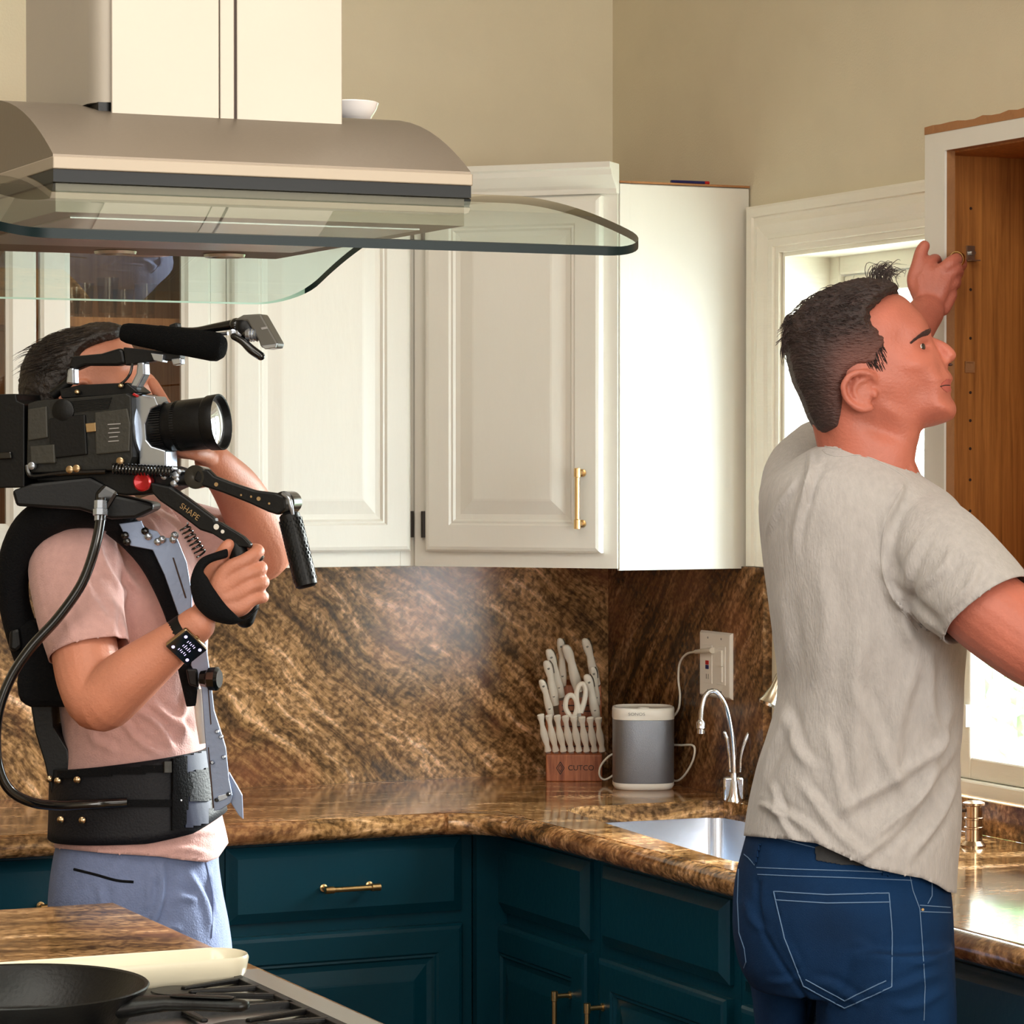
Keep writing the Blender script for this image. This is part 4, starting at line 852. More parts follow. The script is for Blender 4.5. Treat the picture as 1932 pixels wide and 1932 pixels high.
def tubef(a, d, rad):
    a = np.array(a); d = np.array(d) / np.linalg.norm(np.array(d))
    def f(co):
        q = co - a; t = q @ d; rr = np.linalg.norm(q - t[:, None] * d, axis=1); return np.where((rr < rad) & (t > -.03), t, -1)
    return f, tuple(d)
def thick(o, t): m = o.modifiers.new('solid', 'SOLIDIFY'); m.thickness = t; m.offset = -1
def strands(par, curves, r, m='hair', name='hair_strands'):
    bm = new()
    for P in curves: tube(bm, P, [r, r, r * .7, r * .2][:len(P)] if len(P) <= 4 else r, n=4, k=3)
    o = part(name, bm, m, par, smooth=70); o['kind'] = 'stuff'; return o
# ================================================================== MAN IN THE GREY SHIRT
DR = 4.10
m1 = thing('person', 'man in light grey t-shirt and blue jeans reaching up to the open cabinet', 'person', (at(1600, 1900, DR).x, at(1600, 1900, DR).y, 0))
RH = [(1676, 548), (1704, 560), (1727, 582), (1745, 604), (1753, 624), (1757, 640), (1770, 665), (1782, 690), (1788, 699), (1794, 707), (1797, 716), (1792, 726), (1794, 738), (1792, 747), (1801, 762), (1803, 778), (1794, 793), (1764, 804), (1739, 811), (1733, 830), (1728, 850), (1724, 890), (1730, 925), (1560, 925), (1556, 870), (1552, 835), (1541, 805), (1521, 765), (1506, 715), (1496, 670), (1493, 635), (1506, 600), (1535, 570), (1575, 553), (1625, 543)]
def Whead(X, Y, d, cx=1600, cy=668, s=1.0, front=1750, chin=745):
    f = sstep(cx + 20 * s, front, X); R = (100 - 46 * f) * s; W = .0735 - .013 * f
    low = sstep(chin - 30 * s, chin + 55 * s, Y); W = W * (1 - .20 * low); R = R * (1 - .30 * low)
    q = np.clip(d / R, 0, 1); return W * np.sqrt(1 - (1 - q) ** 2.1)
def gau(X, Y, x, y, sx, sy=None, rot=0):
    sy = sy or sx; c, s_ = math.cos(rot), math.sin(rot); u = (X - x) * c + (Y - y) * s_; v = -(X - x) * s_ + (Y - y) * c
    return np.exp(-(u / sx) ** 2 - (v / sy) ** 2)
def W1(X, Y, d):
    w_ = Whead(X, Y, d)
    w_ = w_ - .0150 * gau(X, Y, 1736, 656, 14, 10) + .0045 * gau(X, Y, 1742, 634, 20, 8, .5) + .005 * gau(X, Y, 1712, 690, 26, 16) - .004 * gau(X, Y, 1735, 735, 26, 22)
    w_ = w_ + .004 * gau(X, Y, 1672, 778, 30, 12, .5) - .007 * gau(X, Y, 1660, 815, 45, 16, .35) - .003 * gau(X, Y, 1690, 640, 20) + .0035 * gau(X, Y, 1765, 772, 24, 16) - .004 * gau(X, Y, 1768, 700, 7, 18, -.35)
    w_ = w_ - .0035 * gau(X, Y, 1778, 751, 10, 5)
    return w_
bm = new(); inflate(bm, RH, DR, W1)
inflate(bm, [(1738, 622), (1757, 634), (1780, 644), (1796, 656), (1804, 668), (1801, 679), (1791, 686), (1787, 696), (1772, 700), (1752, 680), (1744, 650)], DR, lambda X, Y, d: (.0085 + .009 * sstep(1755, 1790, X)) * np.sqrt(1 - (1 - np.clip(d / 13, 0, 1)) ** 2), step=1.5)
for x, y, r, o in ((1783, 682, .0072, .0125), (1789, 716, .006, .010), (1786, 736, .0068, .010), (1777, 719, .005, .018), (1776, 733, .005, .018)):
    sphere(bm, at(x, y, DR - o), r, r * .9, r * .8, n=12)
    sphere(bm, at(x, y, DR + o), r, r * .9, r * .8, n=12)
# eyelids
limb(bm, [(1716, 655, DR - .0460, .0018), (1724, 647, DR - .0470, .0024), (1734, 644, DR - .0440, .0026), (1744, 649, DR - .0360, .0022)], n=8)
limb(bm, [(1717, 659, DR - .0460, .0016), (1726, 666, DR - .0460, .0020), (1736, 668, DR - .0420, .0022), (1743, 664, DR - .0350, .0020)], n=8)
limb(bm, [(1716, 645, DR - .044, .003), (1734, 634, DR - .043, .0056), (1751, 631, DR - .030, .0054)], n=8)
# ear (near) and far ear
ES = DR - .0735
for sg in (-1, 1):
    e = lambda o: DR + sg * (.0700 + o)
    limb(bm, [(1652, 722, e(0), .004), (1646, 709, e(.006), .0046), (1626, 702, e(.011), .0048), (1605, 708, e(.014), .0048), (1592, 726, e(.014), .0046), (1594, 746, e(.012), .0044), (1606, 762, e(.010), .0048), (1626, 772, e(.006), .0055), (1642, 770, e(.002), .0052)], n=10)
    limb(bm, [(1634, 716, e(.006), .0035), (1618, 722, e(.008), .0036), (1611, 738, e(.008), .0036), (1620, 756, e(.006), .0038), (1638, 760, e(.003), .004)], n=8)
    sphere(bm, at(1617, 737, e(.001)), .020, .007, .026, (RT, FW, UP), n=14)
    sphere(bm, at(1650, 744, e(.004)), .0048, .005, .007, (RT, FW, UP), n=10)
# neck muscles, shoulders, torso core
limb(bm, [(1600, 790, DR + .005, .050), (1625, 850, DR + .005, .062), (1630, 920, DR + .01, .085)], n=20)
limb(bm, [(1655, 790, DR - .035, .012), (1700, 870, DR - .030, .014), (1715, 930, DR - .01, .02)], n=10)
TR = [(905, 1500, 1715, 4.12, .080), (960, 1460, 1775, 4.12, .105), (1060, 1462, 1792, 4.12, .118), (1200, 1484, 1795, 4.12, .115), (1330, 1490, 1788, 4.12, .105), (1480, 1450, 1780, 4.12, .105), (1620, 1430, 1770, 4.12, .11), (1740, 1445, 1770, 4.12, .10)]
rowloft(bm, TR, n=32)
RARM = [(1725, 1030, 4.04, .052), (1828, 1122, 3.955, .056), (1900, 1180, 3.92, .0565), (1975, 1232, 3.89, .053), (2035, 1258, 3.90, .046), (2090, 1190, 4.02, .042), (2130, 1090, 4.22, .032), (2140, 1040, 4.30, .027)]
limb(bm, RARM, n=22)
# right hand, beyond the frame, on the cabinet
wr = (2140, 1030, 4.32)
for i, (kx, ky) in enumerate(((2120, 985), (2135, 975), (2150, 975), (2165, 985))):
    limb(bm, [(2140, 1035, 4.31, .014), (kx, ky, 4.36, .011), (kx + 2, ky - 30, 4.40, .0088), (kx + 4, ky - 48 + i * 3, 4.42, .0075)], n=10)
limb(bm, [(2130, 1030, 4.31, .013), (2105, 1005, 4.33, .011), (2098, 975, 4.37, .009)], n=10)
LARM = [(1503, 935, 4.24, .046), (1572, 840, 4.40, .044), (1640, 735, 4.56, .044), (1690, 668, 4.66, .040), (1728, 615, 4.72, .032), (1748, 588, 4.755, .0285)]
limb(bm, LARM, n=18)
HD = 4.765
kn = [(1738, 527), (1755, 516), (1772, 513), (1786, 522)]
for i, (kx, ky) in enumerate(kn):
    limb(bm, [(1744 + i * 4, 596 - i, HD - .002, .0145), (1742 + i * 10, 560 - i * 3, HD - .004, .0155), (kx, ky, HD, .0135)], n=12)
limb(bm, [(1790, 555, HD + .01, .014), (1778, 580, HD + .005, .014)], n=12)
limb(bm, [(1735, 560, HD, .012), (1724, 530, HD + .004, .0115), (1732, 500, HD + .006, .0112), (1738, 476, HD + .010, .0105), (1744, 464, HD + .012, .0092)], n=12)      # thumb up
limb(bm, [(1738, 527, HD, .0125), (1752, 500, HD + .004, .0105), (1764, 490, HD + .030, .0098), (1768, 497, HD + .055, .0085)], n=12)
limb(bm, [(1774, 516, HD, .012), (1792, 497, HD - .004, .0108), (1806, 489, HD + .012, .0098), (1815, 497, HD + .036, .0088), (1812, 506, HD + .05, .0078)], n=12)
limb(bm, [(1786, 522, HD, .0125), (1801, 508, HD + .002, .0108), (1808, 512, HD + .02, .0095), (1806, 520, HD + .045, .0085)], n=12)
limb(bm, [(1788, 540, HD + .002, .0125), (1800, 532, HD + .008, .0105), (1803, 535, HD + .03, .0092), (1798, 542, HD + .045, .0082)], n=12)
body1 = fuse('body', bm, .0026, 'skin_backlit', m1, smooth=4)
tb1 = bvh(body1)
bm = new(); sphere(bm, at(1729, 656.5, DR - .0355), .0122, n=24); part('eyeball', bm, 'eye_white', m1, smooth=True)
bm = new(); ed = (RT * .72 - FW * .66 + UP * .1).normalized(); eu = ed.cross(UP).normalized(); sphere(bm, at(1729, 656.5, DR - .0355) + ed * .0112, .0016, .0046, .0050, (ed, eu, eu.cross(ed)), n=18); part('iris', bm, 'iris', m1, smooth=True)
bm = new()
for i in range(190):
    t = random.random(); x = 1717 + 34 * t; y = 648 - 20 * t + 3.5 * math.sin(3.1 * t) * -1 + random.uniform(-1, 1) * (1.5 + 3.2 * t); a = hit(tb1, x, y, .0005); b = hit(tb1, x + 4, y - 4, .0016)
    if a and b: tube(bm, [a, (a + b) / 2, b], [.0007, .0007, .0003], n=4, k=1)
part('eyebrow', bm, 'brow', m1)['kind'] = 'stuff'
bm = new(); surfpatch(bm, tb1, [(1776, 723), (1786, 714), (1794, 716), (1793, 727), (1795, 737), (1786, 741), (1776, 733)], .0006, 1.2, .0002); part('lips', bm, 'lip', m1, smooth=True)
bm = new(); surfline(bm, tb1, [(1774, 729), (1782, 727), (1791, 727)], .0008, .0006); part('mouth_line', bm, 'brow', m1)
bm = new(); sphere(bm, at(1793, 688, DR - .012), .0032, .003, .002, (RT, FW, UP), n=10); part('nostril', bm, 'brow', m1)
# hair
HO = [(1692, 545), (1680, 536), (1655, 530), (1620, 527), (1592, 533), (1562, 545), (1531, 561), (1504, 587), (1486, 614), (1482, 645), (1487, 680), (1497, 720), (1512, 752), (1524, 784), (1541, 812), (1560, 822), (1586, 822), (1600, 800), (1640, 790), (1700, 720), (1700, 600)]
MASK = [(1700, 540), (1692, 550), (1672, 556), (1650, 572), (1634, 590), (1630, 606), (1646, 622), (1668, 634), (1670, 650), (1664, 664), (1666, 684), (1676, 700), (1668, 712), (1652, 704), (1636, 697), (1610, 696), (1592, 706), (1584, 728), (1588, 756), (1594, 786), (1588, 812), (1566, 822), (1536, 816), (1500, 790), (1460, 700), (1460, 560), (1600, 490), (1710, 500)]
def WH(X, Y, d):
    base = Whead(X, Y, d + 6); m_ = segd(X, Y, MASK); ins = inside(X, Y, MASK); top = 1 - sstep(590, 680, Y + (1640 - X) * .1)
    th = np.where(ins, -.003 + (.0065 + .008 * top) * sstep(0, 16, m_), -.02); return np.maximum(base + th, .0005)
bm = new(); inflate(bm, HO, DR, WH, step=2)
def hairpost(me):
    co = coords(me); no = normals(me); px, py, D = topx(co)
    top = 1 - sstep(600, 690, py); t = (px * .9 + py * .45)
    n1 = np.array([noise.noise(Vector((c[0] * 60, c[1] * 60, c[2] * 130))) + .6 * noise.noise(Vector(c * 260)) for c in co]) * 1.5
    setco(me, co + no * ((.0003 + .0016 * top) * n1)[:, None])
hair1 = fuse('hair', bm, .0022, 'hair', m1, smooth=3, label='dark brown short hair, longer on top', post=hairpost)
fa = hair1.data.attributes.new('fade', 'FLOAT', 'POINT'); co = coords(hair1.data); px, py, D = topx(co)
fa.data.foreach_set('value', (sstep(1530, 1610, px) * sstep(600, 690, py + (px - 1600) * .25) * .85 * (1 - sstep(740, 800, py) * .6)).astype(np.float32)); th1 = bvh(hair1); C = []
for i in range(420):
    if i < 90:      # forelock sticking up at the front
        a = at(1665 + random.gauss(0, 12), 538 + random.gauss(0, 4), DR + random.gauss(0, .022)); t1 = random.uniform(.6, 1.2)
        C.append([a, a + (RT * -.004 + UP * .014) * t1, a + (RT * random.uniform(-.002, .010) + UP * .024) * t1, a + (RT * random.uniform(.006, .024) + UP * random.uniform(.010, .024)) * t1])
    elif i < 250:     # top, combed back
        x = random.uniform(1520, 1680); a = hit(th1, x, random.uniform(540, 640), -.001)
        if a is None or x - 0 < 1500: continue
        C.append([a, a + RT * -.006 - FW * .0022 + UP * .003, a + RT * -.013 - FW * .002 + UP * random.uniform(0, .003), a + RT * -.018 - FW * random.uniform(-.001, .002) - UP * random.uniform(0, .004)])
    elif i < 350:     # back, falling off the crown
        y = random.uniform(590, 650); a = at(1492 - (y - 600) * .1 + random.gauss(0, 2), y, DR + random.gauss(0, .03)); C.append([a, a - RT * .006 - UP * .004, a - RT * .008 - UP * .014, a - RT * random.uniform(.0, .008) - UP * random.uniform(.018, .032)])
    else:
        x = random.uniform(1500, 1600); y = random.uniform(545, 560 + (x - 1500) * .1); t_ = random.random(); k_ = int(t_ * 6); q0, q1 = HO[4 + k_ % 5], HO[5 + k_ % 5]; u_ = random.random(); a = at(q0[0] + (q1[0] - q0[0]) * u_, q0[1] + (q1[1] - q0[1]) * u_ + 2, DR + random.gauss(0, .03))
        C.append([a, a - RT * .004 + UP * random.uniform(.000, .002), a - RT * .009 - UP * random.uniform(0, .003), a - RT * .014 - UP * random.uniform(.004, .008)])
strands(m1, C, .00055)
bm = new()
for i in range(120):     # sideburn and temple strands
    x = random.uniform(1634, 1668); y = random.uniform(640, 690); a = hit(tb1, x, y, .0005); b = hit(tb1, x + 6, y + 12, .0006)
    if a and b: tube(bm, [a, (a + b) / 2, b], [.0005, .0005, .0002], n=4, k=1)
part('sideburn', bm, 'hair', m1)['kind'] = 'stuff'
# t-shirt
SR = [(834, 1556, 1640, 4.125, .060), (862, 1505, 1692, 4.125, .085), (900, 1452, 1742, 4.125, .115), (940, 1434, 1798, 4.125, .130), (990, 1433, 1826, 4.125, .138), (1060, 1440, 1828, 4.125, .142), (1130, 1450, 1824, 4.125, .142), (1210, 1460, 1822, 4.125, .140), (1280, 1468, 1817, 4.125, .135), (1330, 1464, 1816, 4.125, .132), (1380, 1450, 1813, 4.125, .130), (1440, 1430, 1811, 4.125, .130), (1500, 1415, 1814, 4.125, .132), (1560, 1405, 1812, 4.12, .138), (1620, 1400, 1806, 4.12, .145), (1700, 1396, 1802, 4.12, .150), (1720, 1396, 1800, 4.12, .150)]
bm = new(); rowloft(bm, SR, n=48, e=2.25)
limb(bm, [(1503, 940, 4.21, .054), (1515, 892, 4.29, .053), (1562, 848, 4.385, .052)], n=20)
limb(bm, [(1712, 1010, 4.08, .070), (1768, 1052, 4.01, .074), (1828, 1112, 3.96, .072), (1862, 1150, 3.935, .070), (1910, 1212, 3.915, .069)], n=24)
HEM = ([1380, 1405, 1480, 1540, 1590, 1640, 1700, 1740, 1770, 1790, 1830], [1575, 1577, 1583, 1591, 1614, 1637, 1650, 1657, 1670, 1683, 1690])
FS = [(1530, 850, 1522, 960, 5, .004), (1545, 860, 1490, 1040, 7, .004), (1500, 900, 1446, 1010, 6, .004), (1700, 905, 1665, 1010, 8, .005), (1690, 960, 1660, 1100, 10, .005), (1740, 1010, 1690, 1160, 9, .0045), (1672, 1100, 1765, 1205, 9, .009), (1650, 1060, 1740, 1230, 13, .007), (1800, 1030, 1740, 1120, 10, .004), (1850, 1060, 1790, 1160, 9, .004),
      (1745, 1230, 1775, 1400, 12, .006), (1720, 1230, 1690, 1480, 16, .005), (1640, 1180, 1600, 1500, 18, .004), (1805, 1330, 1700, 1560, 10, .006), (1812, 1400, 1640, 1600, 10, .006), (1812, 1460, 1720, 1625, 8, .005), (1800, 1380, 1560, 1560, 12, .0055), (1480, 1330, 1440, 1470, 10, .005), (1475, 1340, 1530, 1450, 10, .0045), (1440, 1500, 1560, 1600, 9, .005), (1450, 1480, 1500, 1590, 7, .0045), (1500, 1480, 1640, 1620, 10, .005), (1430, 1520, 1485, 1535, 5, .005), (1550, 1380, 1620, 1560, 12, .004), (1490, 1100, 1470, 1290, 14, .0035), (1560, 1050, 1540, 1300, 18, .0035), (1600, 1300, 1720, 1500, 14, .004), (1780, 1480, 1600, 1640, 8, .0045)]
def shirtpost(me):
    folds(me, [(a, b, c, d, w_, m_ * 1.3) for a, b, c, d, w_, m_ in FS], .0018)
    cutf(me, hemf(HEM, lambda px, py, D: py > 1500), (0, 0, -1), .0042)
    NK = ([1500, 1538, 1545, 1556, 1580, 1620, 1655, 1690, 1722, 1750], [790, 800, 826, 838, 843, 841, 850, 868, 890, 893])
    cutf(me, lambda co: (lambda px, py, D: np.where((px > 1536) & (px < 1745) & (py < 960), (np.interp(px, *NK) - py) * D / FPX, -1))(*topx(co)), (0, 0, 1), .0042)
    c = at(1862, 1152, 3.935); f, d = tubef(c, at(1900, 1212, 3.915) - at(1850, 1146, 3.94), .10); cutf(me, f, d, .0042)
    c = at(1550, 852, 4.365); f, d = tubef(c, at(1590, 815, 4.42) - c, .09); cutf(me, f, d, .0042)
sh1 = fuse('t_shirt', bm, .0042, 'grey_shirt', m1, smooth=3, label='light heather grey t-shirt', post=shirtpost); thick(sh1, .002)
ts1 = bvh(sh1); bm = new(); surfline(bm, ts1, [(1547, 834), (1557, 842), (1581, 847), (1620, 845), (1650, 854), (1689, 872), (1718, 893)], .0009, .0001, k=10, n=8); surfline(bm, ts1, [(1552, 849), (1562, 857), (1585, 861), (1620, 859), (1652, 868), (1688, 887), (1714, 905)], .0010, .0002); surfline(bm, ts1, [(1774, 1206), (1800, 1190), (1850, 1152), (1900, 1114), (1915, 1100)], .0010, .0002)
surfline(bm, ts1, [(1705, 915), (1672, 985), (1664, 1060), (1680, 1120), (1730, 1190)], .0012, .0002); surfline(bm, ts1, [(1521, 858), (1518, 900), (1524, 950)], .0008, .0002)
part('collar', bm, 'grey_shirt', sh1, smooth=True)
# jeans
JR = [(1555, 1414, 1776, 4.12, .112), (1600, 1402, 1780, 4.12, .118), (1650, 1389, 1788, 4.12, .128), (1700, 1383, 1795, 4.12, .138), (1760, 1383, 1798, 4.12, .140), (1820, 1394, 1800, 4.12, .135), (1860, 1415, 1802, 4.12, .125)]
bm = new(); rowloft(bm, JR, n=44, e=2.4)
def leg(rows): rowloft(bm, rows, n=28, e=2.1)
leg([(1780, 1400, 1590, 4.20, .10), (1860, 1416, 1550, 4.20, .098), (1940, 1425, 1538, 4.20, .092), (2150, 1440, 1550, 4.2, .08), (2350, 1455, 1550, 4.22, .066), (2600, 1460, 1556, 4.26, .060), (2880, 1470, 1560, 4.28, .055), (2990, 1468, 1562, 4.28, .057)])
leg([(1780, 1560, 1798, 4.06, .11), (1860, 1545, 1802, 4.06, .108), (1940, 1540, 1804, 4.06, .10), (2150, 1560, 1795, 4.06, .088), (2350, 1590, 1775, 4.07, .075), (2600, 1600, 1770, 4.1, .068), (2880, 1620, 1750, 4.12, .058), (3030, 1618, 1752, 4.12, .060)])
FJ = [(1640, 1870, 1780, 1840, 8, .004), (1600, 1860, 1560, 1920, 9, .004), (1400, 1700, 1440, 1760, 7, .003), (1715, 1790, 1760, 1784, 4, .003), (1715, 1815, 1770, 1812, 5, .003), (1530, 1850, 1640, 1890, 8, .0035), (1690, 1900, 1790, 1875, 9, .004), (1450, 1860, 1520, 1835, 7, .003), (1470, 1720, 1500, 1830, 8, .0025), (1600, 1780, 1680, 1800, 9, .002)]
def jeanpost(me):
    folds(me, FJ, .001)
    co = coords(me); no = normals(me); px, py, D = topx(co); P = [(1460, 1682), (1677, 1685), (1682, 1862), (1594, 1902), (1516, 1860)]
    pk = inside(px, py, P) & (D < 4.1); yk = (py < 1658) & (py > 1640)
    gr = np.exp(-((px - np.interp(py, [1600, 1700, 1760, 1820, 1900], [1432, 1428, 1440, 1475, 1530])) / 5.0) ** 2) * (D < 4.12) * (py > 1660)
    setco(me, co + no * (pk * .0022 - gr * .004)[:, None])
je = fuse('jeans', bm, .0045, 'denim', m1, smooth=3, label='dark blue denim jeans', post=jeanpost)
tj = bvh(je); bm = new(); L_ = lambda pts, r=.0007: surfline(bm, tj, pts, r, .0005, k=8, n=5)
def seam(name, lines, r=.0007):
    global bm
    bm = new()
    for l in lines:
        for a, b in zip(l, l[1:]):
            C_ = [hit(tj, a[0] + (b[0] - a[0]) * t, a[1] + (b[1] - a[1]) * t, .0006) for t in np.linspace(0, 1, max(3, int(math.hypot(b[0] - a[0], b[1] - a[1]) / 7)))]
            C_ = [c for c in C_ if c is not None]
            if len(C_) > 1: tube(bm, C_, r, n=5, k=1)
    o = part(name, bm, 'denim_thread', je); o['kind'] = 'stuff'
seam('pocket_stitching', [[(1460, 1682), (1560, 1688), (1677, 1685), (1683, 1760), (1682, 1862), (1594, 1902), (1516, 1860), (1480, 1770), (1460, 1682)], [(1464, 1698), (1560, 1704), (1677, 1702)], [(1520, 1848), (1594, 1888), (1672, 1850)]], .0008)
seam('yoke_seam', [[(1428, 1637), (1500, 1640), (1600, 1643), (1680, 1646), (1722, 1648)], [(1430, 1650), (1500, 1653), (1600, 1656), (1720, 1661)], [(1470, 1582), (1540, 1600)], [(1397, 1606), (1412, 1618), (1424, 1632)]])
seam('side_seam', [[(1716, 1650), (1722, 1680), (1735, 1715), (1740, 1780), (1745, 1860), (1743, 1925)], [(1394, 1640), (1392, 1700), (1395, 1760), (1405, 1790), (1408, 1815), (1404, 1826)], [(1758, 1655), (1758, 1690), (1750, 1705)], [(1735, 1708), (1792, 1712)], [(1737, 1720), (1793, 1722)]])
bm = new(); surfpatch(bm, tj, [(1537, 1598), (1560, 1590), (1640, 1625), (1636, 1634), (1590, 1633), (1540, 1624)], .0015, 1.5); part('leather_patch', bm, 'leather_patch', je, label='dark leather waistband patch')
bm = new(); surfpatch(bm, tj, [(1664, 1632), (1679, 1634), (1678, 1655), (1662, 1653)], .002, 2.5); part('belt_loop', bm, 'denim', je)
bm = new(); surfpatch(bm, tj, [(1428, 1590), (1438, 1592), (1428, 1635), (1422, 1630)], .0025, 2.5); part('belt_loop', bm, 'denim', je)
bm = new(); p = hit(tj, 1740, 1716, .001); lathe(bm, p, -FW, [(0, .002), (.001, .0018)], n=10); part('rivet', bm, 'brass', je)
for x, D_ in ((1515, 4.2), (1685, 4.05)):
    bm = new(); b0 = at(x, 3000, D_); b0.z = 0; fd = (RT * .75 + FW * .66).normalized(); tube(bm, [b0 - fd * .07 + UP * .045, b0 + UP * .05, b0 + fd * .09 + UP * .038, b0 + fd * .18 + UP * .028], [.040, .046, .040, .026], n=16, k=5, round_ends=True)
    for v in bm.verts: v.co.z = max(v.co.z, .002)
    part('shoe', bm, 'black_fabric', m1, smooth=True)
rg = at(1806, 489, HD + .012); rd = (at(1815, 497, HD + .036) - at(1792, 497, HD - .004)).normalized()
bm = new(); u_, v_ = frame_of(rd); rings(bm, [[rg + rd * a + (u_ * math.cos(t) + v_ * math.sin(t)) * r for t in [2 * math.pi * i / 24 for i in range(24)]] for a, r in ((-.0035, .0110), (-.0035, .0124), (.0035, .0124), (.0035, .0110))], cap=False); part('ring', bm, 'brass', m1, smooth=50, label='metal ring on the finger')
# ================================================================== CAMERA OPERATOR
DO = 4.80
m2 = thing('person', 'camera operator in pink t-shirt and grey-blue shorts, face hidden behind the camera', 'person', (at(260, 1700, DO).x, at(260, 1700, DO).y, 0))
OH = [(236, 632), (249, 652), (259, 674), (265, 694), (272, 712), (282, 724), (284, 738), (289, 748), (286, 758), (288, 772), (286, 795), (266, 812), (228, 820), (222, 850), (228, 900), (232, 960), (96, 960), (90, 880), (78, 830), (66, 790), (60, 745), (60, 705), (74, 668), (104, 642), (150, 626), (198, 622)]
def W2(X, Y, d): return Whead(X, Y, d, cx=150, cy=712, s=.86, front=255, chin=770) - .008 * gau(X, Y, 250, 700, 11, 9) + .004 * gau(X, Y, 228, 730, 20, 14)
bm = new(); inflate(bm, OH, DO, W2)
inflate(bm, [(258, 680), (270, 694), (284, 704), (294, 714), (292, 722), (284, 728), (268, 732), (258, 712)], DO, lambda X, Y, d: (.008 + .008 * sstep(268, 288, X)) * np.sqrt(1 - (1 - np.clip(d / 11, 0, 1)) ** 2), step=1.5)
limb(bm, [(244, 680, DO - .045, .003), (256, 674, DO - .042, .0052), (266, 676, DO - .030, .005)], n=8)
for sg in (-1, 1):
    e = lambda o: DO + sg * (.068 + o)
    limb(bm, [(172, 740, e(0), .004), (164, 722, e(.010), .0045), (146, 722, e(.014), .0045), (140, 744, e(.013), .0045), (152, 768, e(.006), .005)], n=8); sphere(bm, at(158, 744, e(.002)), .016, .006, .024, (RT, FW, UP), n=12)
limb(bm, [(140, 830, DO, .055), (150, 910, DO, .065), (165, 980, DO, .09)], n=20)
OT = [(975, 130, 300, 4.82, .075), (1010, 90, 340, 4.82, .095), (1080, 85, 372, 4.82, .105), (1180, 95, 378, 4.82, .105), (1300, 135, 362, 4.82, .095), (1420, 142, 362, 4.82, .105), (1540, 124, 390, 4.82, .105), (1740, 135, 390, 4.82, .10)]
rowloft(bm, OT, n=32)
limb(bm, [(150, 1050, 4.72, .050), (150, 1140, 4.67, .050), (160, 1230, 4.62, .051), (172, 1290, 4.59, .050), (192, 1322, 4.565, .0475), (240, 1282, 4.55, .0455), (300, 1235, 4.54, .037), (345, 1200, 4.53, .030), (372, 1178, 4.525, .0275)], n=22)
# right hand in the grip strap
OHD = 4.52
for i, (k1, k2, k3, k4) in enumerate((((428, 1078), (462, 1058), (487, 1040), (474, 1036)), ((438, 1100), (470, 1082), (493, 1072), (478, 1062)), ((445, 1124), (475, 1106), (497, 1098), (482, 1090)), ((450, 1148), (476, 1132), (497, 1126), (484, 1118)))):
    r = (.0112, .0112, .0108, .0098)[i]
    limb(bm, [(385, 1165, OHD, .016), (408, 1120 + i * 8, OHD - .006, .0165), (k1[0], k1[1], OHD - .010, .0138), (k2[0], k2[1], OHD - .010, r), (k3[0], k3[1], OHD + .004, r * .95), (k4[0] - 8, k4[1], OHD + .024, r * .85)], n=12)
limb(bm, [(385, 1140, OHD + .01, .015), (400, 1085, OHD + .012, .0145), (415, 1055, OHD + .01, .0125), (427, 1034, OHD + .006, .0105), (432, 1028, OHD + .006, .0095)], n=12)
# left arm holding the lens
limb(bm, [(310, 1015, 4.90, .060), (400, 1035, 4.93, .054), (470, 1045, 4.93, .050), (497, 1032, 4.92, .049), (480, 985, 4.88, .045), (448, 925, 4.82, .039), (415, 885, 4.76, .031), (400, 868, 4.74, .028)], n=22)
LD_ = 4.66
for i in range(4):
    dd = LD_ - .012 + i * .020
    limb(bm, [(398, 868, 4.73, .014), (385, 858 + (1 if i else 0), LD_ + .02 + i * .006, .0135), (366, 856, dd, .0105), (346, 852 + i, dd - .004, .0092), (328, 848 + i * 2, dd - .002, .0082)], n=12)
limb(bm, [(395, 862, 4.72, .013), (372, 842, 4.72, .011), (345, 825, 4.71, .010), (328, 800, 4.70, .009)], n=10)
limb(bm, [(345, 800, 4.74, .011), (318, 772, 4.74, .010), (298, 740, 4.75, .0095), (288, 722, 4.76, .0085)], n=10)
body2 = fuse('body', bm, .0027, 'skin', m2, smooth=4)
tb2 = bvh(body2)
HO2 = [(240, 640), (238, 622), (222, 611), (190, 609), (160, 615), (118, 626), (86, 641), (60, 664), (46, 694), (41, 730), (44, 775), (52, 815), (70, 838), (95, 838), (150, 800), (190, 720), (225, 660)]
MK2 = [(245, 600), (246, 634), (226, 641), (200, 650), (176, 658), (164, 672), (168, 700), (160, 722), (140, 726), (130, 752), (120, 800), (100, 840), (0, 840), (0, 590)]
def WH2(X, Y, d):
    base = Whead(X, Y, d + 6, cx=150, cy=712, s=.86, front=255, chin=770); ins = inside(X, Y, MK2); return np.maximum(base + np.where(ins, -.003 + .013 * sstep(0, 14, segd(X, Y, MK2)), -.02), .0005)
bm = new(); inflate(bm, HO2, DO, WH2)
def hp2(me):
    co = coords(me); no = normals(me); px, py, D = topx(co); n1 = np.array([noise.noise(Vector((c[0] * 50, c[1] * 50, c[2] * 160))) + .6 * noise.noise(Vector(c * 260)) for c in co]) * 1.5; setco(me, co + no * (.0010 * n1)[:, None])
hair2 = fuse('hair', bm, .0024, 'hair_brown', m2, smooth=3, label='dark brown swept back hair', post=hp2); th2 = bvh(hair2); C = []
for i in range(260):
    x = random.uniform(60, 235); y = random.uniform(612, 700); a = hit(th2, x, y, -.001)
    if a is None: continue
    C.append([a, a - RT * .010 - FW * .002 - UP * .001, a - RT * .022 - FW * .002 - UP * .005, a - RT * .034 - UP * .012])
